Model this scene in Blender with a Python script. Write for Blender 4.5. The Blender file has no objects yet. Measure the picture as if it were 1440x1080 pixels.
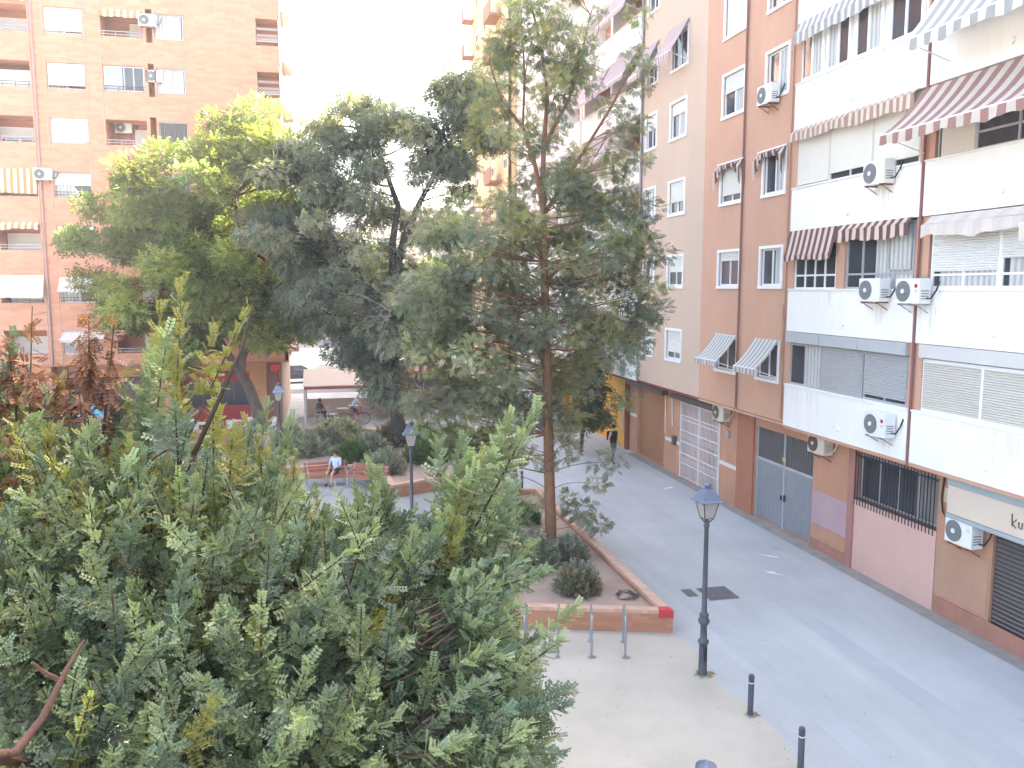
import bpy, math, random
import numpy as np
R = math.radians
random.seed(7); rng = np.random.default_rng(7)
scn = bpy.context.scene
col = scn.collection

# ---------------- camera, world, sun, exposure ----------------
FPX, CAMH = 1165.0, 7.7
PITCH = math.atan(136 / FPX)
YAW = math.atan((720 - 454) * math.cos(PITCH) / FPX)      # street runs along +Y
cd = bpy.data.cameras.new('camera'); cam = bpy.data.objects.new('camera', cd); col.objects.link(cam)
cam.location = (0, 0, CAMH)
cam.rotation_euler = (math.pi / 2 - PITCH, 0, -YAW)
cd.sensor_width = 36; cd.lens = 36 * FPX / 1440; cd.clip_end = 3000; cd.clip_start = 0.05
scn.camera = cam
SUN_EL, SUN_AZ = R(42), R(28)        # direction towards the sun: from +X turned AZ towards +Y
w = bpy.data.worlds.new('World'); scn.world = w; w.use_nodes = True
nt = w.node_tree; bg = nt.nodes['Background']
sky = nt.nodes.new('ShaderNodeTexSky'); sky.sky_type = 'NISHITA'; sky.sun_disc = False
sky.sun_elevation = SUN_EL; sky.sun_rotation = math.pi / 2 - SUN_AZ
sky.dust_density = 6.0; sky.air_density = 0.85; sky.ozone_density = 1.0
tn_ = nt.nodes.new('ShaderNodeVectorMath'); tn_.operation = 'MULTIPLY'; tn_.inputs[1].default_value = (1.05, 1.0, .91)
nt.links.new(sky.outputs[0], tn_.inputs[0]); nt.links.new(tn_.outputs[0], bg.inputs[0]); bg.inputs[1].default_value = 0.15
sl = bpy.data.lights.new('sun', 'SUN'); sl.energy = 5.0; sl.angle = R(0.5); sl.color = (1, .93, .8)
so = bpy.data.objects.new('sun', sl); col.objects.link(so); so.location = (40, 20, 50)
so.rotation_euler = (math.pi / 2 - SUN_EL, 0, math.pi / 2 + SUN_AZ)
scn.view_settings.view_transform = 'Standard'; scn.view_settings.look = 'None'
scn.view_settings.gamma = 1; scn.view_settings.exposure = 3.35
scn.cycles.max_bounces = 8; scn.cycles.diffuse_bounces = 5

# ---------------- measuring: photograph pixels to planes of the place ----------------
def ray(u, v):
    x = (u - 720) / FPX; y = -(v - 540) / FPX
    fy = math.cos(PITCH) + y * math.sin(PITCH); fz = -math.sin(PITCH) + y * math.cos(PITCH)
    return (x * math.cos(YAW) + fy * math.sin(YAW), -x * math.sin(YAW) + fy * math.cos(YAW), fz)
def onz(u, v, z=0):
    r = ray(u, v); t = (z - CAMH) / r[2]; return (r[0] * t, r[1] * t, z)
def onx(u, v, X):
    r = ray(u, v); t = X / r[0]; return (X, r[1] * t, CAMH + r[2] * t)
def ony(u, v, Y):
    r = ray(u, v); t = Y / r[1]; return (r[0] * t, Y, CAMH + r[2] * t)
def YR(u, v, X=13.6): return onx(u, v, X)[1]
def projnp(P):
    x, y, z = P[:, 0], P[:, 1], P[:, 2] - CAMH
    cx = x * math.cos(YAW) - y * math.sin(YAW); cf = x * math.sin(YAW) + y * math.cos(YAW)
    cy = z * math.cos(PITCH) + cf * math.sin(PITCH); c = cf * math.cos(PITCH) - z * math.sin(PITCH)
    c = np.maximum(c, .1)
    return 720 + FPX * cx / c, 540 - FPX * cy / c

# ---------------- materials ----------------
MATS = {}
def mat(name, c, rough=.8, var=.12, scale=1.5, bump=.0, bscale=40, metal=0, streak=0, ribs=None, brick=None, spec=.3, trans=0, fine=0, ystreak=0):
    if name in MATS: return MATS[name]
    m = bpy.data.materials.new(name); m.use_nodes = True; n = m.node_tree; N = n.nodes; L = n.links
    b = N['Principled BSDF']; b.inputs['Roughness'].default_value = rough; b.inputs['Metallic'].default_value = metal
    b.inputs['Specular IOR Level'].default_value = spec
    g = N.new('ShaderNodeNewGeometry')
    def noise(sc, det=5, vec=None, r=.6):
        t = N.new('ShaderNodeTexNoise'); t.inputs['Scale'].default_value = sc; t.inputs['Detail'].default_value = det
        t.inputs['Roughness'].default_value = r
        L.new(vec or g.outputs['Position'], t.inputs['Vector']); return t.outputs[0]
    def math_(op, a, b_, c_=None):
        t = N.new('ShaderNodeMath'); t.operation = op
        for i, v in enumerate((a, b_, c_)):
            if v is None: continue
            if hasattr(v, 'links') or hasattr(v, 'is_linked'): L.new(v, t.inputs[i])
            else: t.inputs[i].default_value = v
        return t.outputs[0]
    fac = math_('MULTIPLY_ADD', math_('SUBTRACT', noise(scale), .5), var * 4, 1.0)
    if fine: fac = math_('MULTIPLY', fac, math_('MULTIPLY_ADD', math_('SUBTRACT', noise(60, 3), .5), fine * 4, 1.0))
    if streak:
        mp = N.new('ShaderNodeMapping'); mp.inputs['Scale'].default_value = (2.5, 2.5, .22); L.new(g.outputs['Position'], mp.inputs['Vector'])
        fac = math_('MULTIPLY', fac, math_('MULTIPLY_ADD', math_('SUBTRACT', noise(1.6, 6, mp.outputs[0], .7), .5), streak * 4, 1.0))
    if ystreak:
        mp = N.new('ShaderNodeMapping'); mp.inputs['Scale'].default_value = (1.3, .16, 1); mp.inputs['Rotation'].default_value = (0, 0, .12); L.new(g.outputs['Position'], mp.inputs['Vector'])
        fac = math_('MULTIPLY', fac, math_('MULTIPLY_ADD', math_('SUBTRACT', noise(1.1, 7, mp.outputs[0], .7), .5), ystreak * 4, 1.0))
    hsrc = noise(bscale, 4) if bump else None
    if ribs:   # (axis, period metres, depth) ribs or slats
        sp = N.new('ShaderNodeSeparateXYZ'); L.new(g.outputs['Position'], sp.inputs[0])
        if ribs[0] == 'XY': a = math_('ADD', sp.outputs['X'], sp.outputs['Y'])
        else: a = sp.outputs[ribs[0]]
        s = math_('SINE', math_('MULTIPLY', a, 2 * math.pi / ribs[1]), 0)
        fac = math_('MULTIPLY', fac, math_('MULTIPLY_ADD', math_('POWER', math_('MULTIPLY_ADD', s, .5, .5), 3.0), -ribs[2], 1.0))
        hsrc = s
    mix = N.new('ShaderNodeVectorMath'); mix.operation = 'SCALE'; mix.inputs[0].default_value = c[:3]; L.new(fac, mix.inputs['Scale'])
    cout = mix.outputs[0]
    if brick:  # (mortar colour, brick w, h)
        sp = N.new('ShaderNodeSeparateXYZ'); L.new(g.outputs['Position'], sp.inputs[0])
        cb = N.new('ShaderNodeCombineXYZ'); L.new(math_('ADD', sp.outputs['X'], sp.outputs['Y']), cb.inputs[0]); L.new(sp.outputs['Z'], cb.inputs[1])
        if len(brick) > 3: L.new(sp.outputs['X'], cb.inputs[0]); L.new(sp.outputs['Y'], cb.inputs[1])
        bt = N.new('ShaderNodeTexBrick'); bt.inputs['Scale'].default_value = 1; bt.inputs['Brick Width'].default_value = brick[1]
        bt.inputs['Row Height'].default_value = brick[2]; bt.inputs['Mortar Size'].default_value = .0011
        bt.inputs['Color1'].default_value = (1, 1, 1, 1); bt.inputs['Color2'].default_value = (.82, .82, .82, 1)
        bt.inputs['Mortar'].default_value = (*brick[0], 1); L.new(cb.outputs[0], bt.inputs['Vector'])
        mm = N.new('ShaderNodeVectorMath'); mm.operation = 'MULTIPLY'; L.new(cout, mm.inputs[0]); L.new(bt.outputs[0], mm.inputs[1]); cout = mm.outputs[0]
    L.new(cout, b.inputs['Base Color'])
    if hsrc is not None:
        bp = N.new('ShaderNodeBump'); bp.inputs['Strength'].default_value = bump or .6; bp.inputs['Distance'].default_value = .02
        L.new(hsrc, bp.inputs['Height']); L.new(bp.outputs[0], b.inputs['Normal'])
    if trans:
        o = N['Material Output']; t = N.new('ShaderNodeBsdfTranslucent'); L.new(cout, t.inputs[0])
        mx = N.new('ShaderNodeMixShader'); mx.inputs[0].default_value = trans
        L.new(b.outputs[0], mx.inputs[1]); L.new(t.outputs[0], mx.inputs[2]); L.new(mx.outputs[0], o.inputs[0])
    MATS[name] = m; return m
def leafmat(name, rough=.55, trans=.3):
    m = bpy.data.materials.new(name); m.use_nodes = True; n = m.node_tree; N = n.nodes; L = n.links
    b = N['Principled BSDF']; b.inputs['Roughness'].default_value = rough; b.inputs['Specular IOR Level'].default_value = .35
    a = N.new('ShaderNodeAttribute'); a.attribute_name = 'leaf_tint'
    L.new(a.outputs['Color'], b.inputs['Base Color'])
    t = N.new('ShaderNodeBsdfTranslucent')
    tm = N.new('ShaderNodeVectorMath'); tm.operation = 'MULTIPLY'; tm.inputs[1].default_value = (1.5, 1.6, .7)
    L.new(a.outputs['Color'], tm.inputs[0]); L.new(tm.outputs[0], t.inputs[0])
    mx = N.new('ShaderNodeMixShader'); mx.inputs[0].default_value = trans
    L.new(b.outputs[0], mx.inputs[1]); L.new(t.outputs[0], mx.inputs[2]); L.new(mx.outputs[0], N['Material Output'].inputs[0])
    MATS[name] = m; return m
WHITE = mat('white painted render', (.80, .785, .75), .8, .03, .8, .15, 60, streak=.045)
TERRA = mat('terracotta painted render', (.55, .32, .22), .85, .05, .6, .2, 50, streak=.04)
TAN = mat('beige painted render', (.55, .415, .32), .85, .04, .6, .2, 50, streak=.03)
ORANGE = mat('orange ground floor render', (.47, .245, .155), .85, .1, .9, .25, 40, streak=.08)
CREAMY = mat('cream yellow render', (.66, .50, .28), .85, .05, .5, .1, 40, streak=.04)
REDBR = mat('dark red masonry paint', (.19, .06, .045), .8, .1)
PINK = mat('pink painted render', (.60, .38, .32), .85, .05, 1.2, .15, 40, streak=.03)
LILAC = mat('lilac paint patch', (.43, .29, .31), .85, .06, 1.2, .1, 40)
PLINTH = mat('worn red plinth render', (.36, .17, .12), .85, .15, 2.2, .3, 30, streak=.05)
SALMON = mat('salmon brick facade', (.64, .31, .20), .85, .04, .5, .1, 50, streak=.02, brick=((.97, .95, .94), .5, .14))
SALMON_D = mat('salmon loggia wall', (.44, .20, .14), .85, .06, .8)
CAFE = mat('orange brick cafe front', (.56, .27, .15), .85, .05, 1, .1, 50, brick=((.85, .8, .78), .25, .07))
CRED = mat('crimson panel', (.42, .04, .05), .5, .08)
FRAMEW = mat('white window frame', (.78, .78, .78), .45, .02)
ALU = mat('grey aluminium frame', (.45, .46, .48), .4, .04, metal=.3)
BROWNF = mat('dark bronze frame', (.10, .08, .07), .4, .05)
GLASS = mat('dark window glass', (.055, .055, .065), .07, .2, .6, spec=.7)
CURT = mat('pale curtain', (.52, .52, .50), .9, .05, 2, ribs=('XY', .16, .35))
CURTW = mat('warm pale blind', (.66, .63, .56), .9, .04)
SHUTW = mat('white roller shutter', (.74, .73, .69), .6, .03, 1, ribs=('Z', .055, .10))
SHUTC = mat('cream roller shutter', (.60, .56, .49), .6, .03, 1, ribs=('Z', .055, .14))
SHUTG = mat('grey roller shutter', (.42, .42, .42), .6, .03, 1, ribs=('Z', .055, .16))
SHUTO = mat('orange roller door', (.40, .185, .085), .6, .06, 1, ribs=('Z', .09, .12))
SHUTY = mat('yellow roller door', (.78, .42, .04), .55, .05, 1, ribs=('Z', .10, .3))
SHUTM = mat('dull metal slatted shutter', (.17, .15, .14), .45, .08, 1, metal=.5, ribs=('Z', .10, .55))
BOXG = mat('grey metal shutter box', (.42, .43, .44), .5, .08, 2)
DOORG = mat('ribbed grey metal door', (.30, .31, .335), .5, .08, 1.2, metal=.2, ribs=('XY', .10, .25))
LOUV = mat('dark vertical louvre', (.14, .13, .13), .6, .1, 1, ribs=('XY', .09, .7))
IRON = mat('dark iron', (.045, .048, .055), .5, .15, 6, metal=.4)
LAMPG = mat('dark grey lamp paint', (.085, .09, .105), .42, .12, 5, .1, 60, metal=.2)
LAMPC = mat('blue grey lamp cap paint', (.15, .18, .24), .4, .1, 5, metal=.2)
FROST = mat('frosted lantern pane', (.62, .58, .52), .25, .05, trans=.5)
STEEL = mat('brushed steel tube', (.35, .37, .40), .35, .08, 5, metal=.7)
LATT = mat('white lattice paint', (.72, .69, .68), .5, .05)
PIPE = mat('oxide red pipe paint', (.23, .10, .09), .6, .1, 3)
PIPEB = mat('brown drain pipe', (.33, .19, .13), .6, .1, 3)
PIPEG = mat('grey drain pipe', (.33, .31, .31), .6, .1, 3)
ACW = mat('white air conditioner casing', (.72, .72, .70), .5, .04, 3)
ACB = mat('yellowed air conditioner casing', (.58, .52, .42), .5, .06, 3)
ACF = mat('grey fan grille', (.22, .23, .235), .5, .05, 3, ribs=('Z', .03, .3))
ACFB = mat('brown fan grille', (.15, .10, .075), .5, .05, 3, ribs=('Z', .03, .3))
RUST = mat('rusty bracket', (.20, .08, .045), .8, .3, 12)
LOGO = mat('red round logo', (.45, .02, .05), .5, .02)
CABLE = mat('black cable', (.03, .03, .03), .6, .05)
CONC = mat('bluish concrete paving', (.385, .395, .395), .85, .12, .3, .25, 25, fine=.07, ystreak=.10)
SAND = mat('pale compacted sand', (.44, .40, .335), .95, .13, .6, .5, 60, fine=.07)
PLAZA = mat('pale paving slabs', (.30, .305, .305), .85, .07, .5, .1, 30, brick=((.80, .80, .80), .6, .4, 1))
ASPH = mat('asphalt', (.10, .10, .105), .9, .1, .6, .3, 60)
SOIL = mat('dry reddish soil', (.36, .265, .215), .95, .18, 1.3, .8, 14, fine=.10)
BRICKW = mat('terracotta brick planter', (.45, .215, .13), .85, .06, 2, .2, 60, brick=((.85, .80, .75), .25, .075))
BRICKT = mat('pale soldier course', (.58, .37, .27), .85, .08, 3, .2, 60, brick=((1.2, 1.15, 1.1), .08, .3))
REDPAINT = mat('red painted brick', (.50, .05, .06), .6, .1, 6)
BARK = mat('grey bark', (.15, .12, .10), .95, .25, 5, 1, 30)
BARKR = mat('reddish bark', (.235, .125, .075), .95, .25, 6, 1, 30)
BARKD = mat('dark bark', (.085, .075, .065), .95, .25, 5, 1, 30)
TWIG = mat('pale dead twig', (.36, .32, .28), .9, .15, 6)
WOODR = mat('red brown bench slat', (.34, .12, .07), .6, .12, 6)
WOODT = mat('light wood table', (.50, .34, .18), .5, .1, 6)
PLASW = mat('white plastic', (.72, .71, .68), .45, .03)
CANVAS = mat('pale canvas', (.62, .55, .50), .85, .05, trans=.3)
BLUEC = mat('sky blue parasol cloth', (.08, .42, .62), .8, .08, 4, trans=.3)
CONCD = mat('dark cast iron cover', (.115, .115, .12), .7, .15, 6, brick=((1.6, 1.6, 1.6), .12, .12, 1))
BLACKP = mat('black plastic', (.02, .02, .022), .4, .1)
CARP = mat('dark car paint', (.03, .035, .045), .25, .02, spec=.6)
CARW = mat('silver car paint', (.5, .5, .52), .25, .02, spec=.6)
RUBBER = mat('rubber', (.02, .02, .02), .8, .05)
DISTW = mat('distant pale facade', (.62, .60, .57), .85, .04, .3)

# ---------------- mesh helpers ----------------
class MB:
    def __init__(s, tf=None): s.v = []; s.f = []; s.m = []; s.tf = tf; s.sm = []
    def add(s, vs, fs, m=0, smooth=False):
        o = len(s.v)
        s.v += [s.tf(*p) if s.tf else tuple(p) for p in vs]
        for f in fs: s.f.append([i + o for i in f]); s.m.append(m); s.sm.append(smooth)
    def box(s, x0, x1, y0, y1, z0, z1, m=0):
        s.add([(x0, y0, z0), (x1, y0, z0), (x1, y1, z0), (x0, y1, z0), (x0, y0, z1), (x1, y0, z1), (x1, y1, z1), (x0, y1, z1)],
              [(0, 3, 2, 1), (4, 5, 6, 7), (0, 1, 5, 4), (1, 2, 6, 5), (2, 3, 7, 6), (3, 0, 4, 7)], m)
        return s
    def quad(s, a, b, c, d, m=0): s.add([a, b, c, d], [(0, 1, 2, 3)], m); return s
    def tube(s, pts, rad, n=8, m=0, cap=True):
        pts = [np.array(p, float) for p in pts]
        if not hasattr(rad, '__len__'): rad = [rad] * len(pts)
        vs = []; up = None
        for i, p in enumerate(pts):
            d = (pts[min(i + 1, len(pts) - 1)] - pts[max(i - 1, 0)]); d = d / (np.linalg.norm(d) + 1e-9)
            if up is None:
                up = np.cross(d, (0, 0, 1.)) if abs(d[2]) < .9 else np.cross(d, (1., 0, 0))
            a = up - d * np.dot(up, d); a /= (np.linalg.norm(a) + 1e-9); up = a; b = np.cross(d, a)
            for k in range(n):
                t = 2 * math.pi * k / n; vs.append(tuple(p + (a * math.cos(t) + b * math.sin(t)) * rad[i]))
        fs = []
        for i in range(len(pts) - 1):
            for k in range(n):
                k2 = (k + 1) % n; fs.append((i * n + k, i * n + k2, (i + 1) * n + k2, (i + 1) * n + k))
        s.add(vs, fs, m, True)
        if cap:
            s.add(vs[:n], [tuple(range(n))[::-1]], m); s.add(vs[-n:], [tuple(range(n))], m)
        return s
    def lathe(s, prof, c=(0, 0), n=16, m=0, a0=0, smooth=True):
        vs = []
        for r, z in prof:
            for k in range(n):
                t = a0 + 2 * math.pi * k / n; vs.append((c[0] + r * math.cos(t), c[1] + r * math.sin(t), z))
        fs = [(i * n + k, i * n + (k + 1) % n, (i + 1) * n + (k + 1) % n, (i + 1) * n + k) for i in range(len(prof) - 1) for k in range(n)]
        s.add(vs, fs, m, smooth)
        s.add(vs[:n], [tuple(range(n))[::-1]], m); s.add(vs[-n:], [tuple(range(n))], m)
        return s
    def disc(s, c, r, axis='y', n=20, m=0, r2=None, th=.01):
        """flat ring / disc facing local -y"""
        r2 = r2 or r
        vs = [(c[0] + r * math.cos(2 * math.pi * k / n), c[1], c[2] + r2 * math.sin(2 * math.pi * k / n)) for k in range(n)]
        vb = [(x, y + th, z) for x, y, z in vs]
        s.add(vs + vb, [tuple(range(n))] + [(k, k + n, (k + 1) % n + n, (k + 1) % n) for k in range(n)], m); return s
    def build(s, name, mats, parent=None, loc=None):
        me = bpy.data.meshes.new(name)
        off = np.array(loc if loc is not None else (0, 0, 0), float)
        P = np.array(s.v, float).reshape(-1, 3) - off
        me.from_pydata(P.tolist(), [], s.f)
        if not isinstance(mats, (list, tuple)): mats = [mats]
        for m in mats: me.materials.append(m)
        me.polygons.foreach_set('material_index', s.m); me.polygons.foreach_set('use_smooth', s.sm)
        me.update()
        o = bpy.data.objects.new(name, me); col.objects.link(o)
        if loc is not None: o.location = loc
        if parent is not None: o.parent = parent
        return o
def tag(o, label=None, cat=None, group=None, kind=None):
    if label: o['label'] = label
    if cat: o['category'] = cat
    if group: o['group'] = group
    if kind: o['kind'] = kind
    return o
def thing(name, label, cat, loc=(0, 0, 0), rz=0, group=None):
    o = bpy.data.objects.new(name, None); col.objects.link(o); o.location = loc; o.rotation_euler = (0, 0, rz)
    o.empty_display_size = .2
    return tag(o, label, cat, group)
def wchild(mb, name, mats, parent):
    """mesh in world coordinates under an unrotated parent"""
    return mb.build(name, mats, parent, None) if parent is None else _wc(mb, name, mats, parent)
def _wc(mb, name, mats, parent):
    off = np.zeros(3); p = parent
    while p is not None: off += np.array(p.location); p = p.parent
    mb.v = [tuple(np.array(q) - off) for q in mb.v]
    return mb.build(name, mats, parent)
def copy_tree(o, parent=None):
    c = o.copy(); col.objects.link(c)
    if parent is not None: c.parent = parent
    for ch in [x for x in scn.objects if x.parent == o and x is not c]: copy_tree(ch, c)
    return c
def place(proto, used, loc, rz, label, group=None, **k):
    o = proto if not used else copy_tree(proto)
    o.location = loc; o.rotation_euler = (0, 0, rz); o['label'] = label
    if group: o['group'] = group
    return o

# ---------------- setting ----------------
def sheet(name, pts, z, m, label=None, kind='structure'):
    mb = MB(); mb.add([(x, y, z) for x, y in pts], [tuple(range(len(pts)))]); o = mb.build(name, m); tag(o, kind=kind)
    if label: o['label'] = label
    return o
sheet('ground', [(-900, -900), (900, -900), (900, 1500), (-900, 1500)], -.012, ASPH)
sheet('plaza_paving', [(-45, 20.5), (7.5, 20.5), (7.5, 62), (-45, 62)], -.004, PLAZA)
sheet('street_paving', [(7.2, -30), (14.1, -30), (14.1, 75), (7.2, 75)], 0, CONC)
# sand edge is a little ragged against the paving
edge = [(7.46 + .07 * math.sin(y * 2.1) + .04 * math.sin(y * 5.3), y) for y in np.arange(-12, 17, .35)]
sheet('sandy_ground', [(-45, -12)] + edge + [(7.3, 20.5), (-45, 20.5)], .004, SAND)
# concrete repair strips and white paint marks on the paving
CONC2 = mat('worn blue concrete patch', (.37, .385, .395), .85, .08, .8, .2, 30, fine=.05)
CONC3 = mat('dusty concrete patch', (.36, .35, .33), .85, .08, .8, .2, 30, fine=.05)
WPAINT = mat('spilled white paint', (.62, .62, .63), .8, .15, 5)
DUST = mat('sand dust drift', (.40, .38, .34), .95, .1, 1.5, .3, 50, fine=.06)
def blob(name, c, rx, ry, z, m, n=22, jag=.25, ang=0):
    pts = []
    for k in range(n):
        t = 2 * math.pi * k / n; rr = 1 + random.uniform(-jag, jag)
        x, y = rx * rr * math.cos(t), ry * rr * math.sin(t)
        pts.append((c[0] + x * math.cos(ang) - y * math.sin(ang), c[1] + x * math.sin(ang) + y * math.cos(ang)))
    return sheet(name, pts, z, m)
sheet('paving_strip', [(8.35, 5), (8.8, 5), (8.8, 21), (8.4, 24)], .0035, CONC2)
sheet('paving_strip', [(10.6, 0), (11.15, 0), (11.1, 17), (10.6, 17.2)], .0035, CONC2)
blob('paint_mark', (11.7, 19.6), .30, .07, .008, WPAINT, jag=.6, ang=2.2)
blob('paint_mark', (12.4, 20.9), .25, .06, .008, WPAINT, jag=.6, ang=2.4)
blob('paint_mark', (12.8, 29.2), .3, .08, .008, WPAINT, jag=.6, ang=.4)
# litter: small stones and dry leaves on the sand and the paving
lt = MB(); LEAFD = mat('dry leaf litter', (.2, .16, .12), .9, .3, 20)
for i in range(280):
    x = random.uniform(1.5, 7.4); y = random.uniform(7, 17) if random.random() < .8 else random.uniform(8, 12)
    if random.random() < .2: x = random.uniform(7.4, 13.8); y = random.uniform(8, 30)
    s_ = random.uniform(.008, .026); a = random.uniform(0, 6.3); z = .012
    lt.add([(x + s_ * math.cos(a + k * 1.57) * (1 if k % 2 else .5), y + s_ * math.sin(a + k * 1.57) * (1 if k % 2 else .5), z + random.uniform(0, .01)) for k in range(4)], [(0, 1, 2, 3)])
tag(lt.build('leaf_litter', LEAFD), 'dry leaves and pebbles scattered over sand and paving', kind='stuff')

# ---------------- facades ----------------
class Fac:
    """s along the wall, d outwards, z up"""
    def __init__(s, kind, pos): s.k = kind; s.p = pos
    def __call__(s, a, d, z):
        if s.k == 'R': return (s.p - d, a, z)      # wall x=p looking -x
        if s.k == 'L': return (a, s.p - d, z)      # wall y=p looking -y
        if s.k == 'S': return (s.p + d, a, z)      # wall x=p looking +x
FR = Fac('R', 13.6); FG = Fac('R', 14.05); FL = Fac('L', 46.0); FS = Fac('S', -1.9); FLG = Fac('L', 47.0)
def wall_holes(mb, s0, s1, z0, z1, holes, depth=.3, m=0, mrev=None, mback=None):
    """front sheet with openings; each opening (a0,a1,b0,b1[,depth]) gets reveals and a back"""
    S = sorted({s0, s1, *[h[0] for h in holes], *[h[1] for h in holes]}); S = [x for x in S if s0 <= x <= s1]
    Z = sorted({z0, z1, *[h[2] for h in holes], *[h[3] for h in holes]}); Z = [x for x in Z if z0 <= x <= z1]
    for i in range(len(S) - 1):
        run = None
        for j in range(len(Z) - 1):
            a, b = (S[i] + S[i + 1]) / 2, (Z[j] + Z[j + 1]) / 2
            inside = any(h[0] < a < h[1] and h[2] < b < h[3] for h in holes)
            if not inside:
                if run is None: run = Z[j]
            if (inside or j == len(Z) - 2) and run is not None:
                top = Z[j] if inside else Z[j + 1]
                mb.quad((S[i], 0, run), (S[i + 1], 0, run), (S[i + 1], 0, top), (S[i], 0, top), m); run = None
    for h in holes:
        dp = h[4] if len(h) > 4 else depth; a, b, c, e = h[:4]; mr = m if mrev is None else mrev
        mb.quad((a, 0, c), (a, -dp, c), (a, -dp, e), (a, 0, e), mr); mb.quad((b, 0, c), (b, 0, e), (b, -dp, e), (b, -dp, c), mr)
        mb.quad((a, 0, c), (b, 0, c), (b, -dp, c), (a, -dp, c), mr); mb.quad((a, 0, e), (a, -dp, e), (b, -dp, e), (b, 0, e), mr)
        mb.quad((a, -dp, c), (b, -dp, c), (b, -dp, e), (a, -dp, e), mr if mback is None else mback)
    return mb
def window(F, parent, a0, a1, z0, z1, d=-.1, frame=FRAMEW, panes=2, fw=.06, shut=0, shm=None, curt=0, cm=None, sur=0, sill=True, name='window', glass=None, mull=None):
    """a window: frame mesh (the part) > pane, roller_shutter, curtain, sill. shut/curt = fraction closed. sur = white surround width"""
    mb = MB(F); lo, hi = min(a0, a1), max(a0, a1)
    f = fw
    mb.box(lo, hi, d - .04, d + .03, z0, z0 + f).box(lo, hi, d - .04, d + .03, z1 - f, z1)
    mb.box(lo, lo + f, d - .04, d + .03, z0 + f, z1 - f).box(hi - f, hi, d - .04, d + .03, z0 + f, z1 - f)
    wds = (hi - lo - 2 * f) / panes
    for i in range(1, panes):
        x = lo + f + wds * i; mb.box(x - f * .45, x + f * .45, d - .035, d + .025 + .004 * (i % 2), z0 + f, z1 - f)
    if mull: mb.box(lo + f, hi - f, d - .033, d + .02, mull - .025, mull + .025)
    if sur:
        mb.box(lo - sur, hi + sur, -.02, .035, z1, z1 + sur).box(lo - sur, hi + sur, -.02, .05, z0 - sur * 1.1, z0)
        mb.box(lo - sur, lo, -.02, .035, z0, z1).box(hi, hi + sur, -.02, .035, z0, z1)
    o = wchild(mb, name, frame, parent)
    zt = z1 - f
    g = MB(F); g.box(lo + f * .5, hi - f * .5, d - .025, d - .005, z0 + f * .5, z1 - f * .5); wchild(g, 'pane', glass or GLASS, o)
    if curt:
        c = MB(F); c0 = lo + f if curt > 0 else hi - f - (hi - lo - 2 * f) * -curt; c1 = lo + f + (hi - lo - 2 * f) * curt if curt > 0 else hi - f
        c.box(c0, c1, d - .004, d + .002, z0 + f, zt); wchild(c, 'curtain', cm or CURT, o)
    if shut:
        h = (z1 - z0 - 2 * f) * shut
        c = MB(F); c.box(lo + f * .6, hi - f * .6, d + .004, d + .045, zt - h, zt); c.box(lo + f * .6, hi - f * .6, d + .0, d + .055, zt - h - .03, zt - h)
        wchild(c, 'roller_shutter', shm or SHUTW, o)
    return o
STRIPES = {
 'brown': (mat('dusky pink awning stripe', (.36, .21, .18), .9, .06, 4, trans=.25), mat('cream awning stripe', (.62, .55, .49), .9, .05, 4, trans=.25)),
 'grey': (mat('grey awning stripe', (.37, .37, .36), .9, .06, 4, trans=.25), mat('off white awning stripe', (.68, .66, .60), .9, .05, 4, trans=.25)),
 'plaid': (mat('brown plaid awning stripe', (.34, .23, .18), .9, .1, 4), mat('beige plaid awning stripe', (.60, .50, .42), .9, .08, 4)),
 'dark': (mat('dark brown awning stripe', (.13, .075, .065), .9, .1, 4), mat('pink cream awning stripe', (.60, .46, .40), .9, .06, 4)),
 'pink': (mat('mauve awning stripe', (.40, .29, .29), .9, .06, 4, trans=.25), mat('pale pink awning stripe', (.62, .52, .50), .9, .06, 4, trans=.25)),
 'yellow': (mat('ochre awning stripe', (.50, .33, .14), .9, .06, 4, trans=.25), mat('cream yellow awning stripe', (.80, .72, .56), .9, .06, 4, trans=.25)),
 'beige': (mat('faded beige canvas', (.56, .50, .45), .9, .05, 4), mat('faded beige canvas fold', (.60, .54, .49), .9, .05, 4)),
}
NAW = [0]
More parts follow.
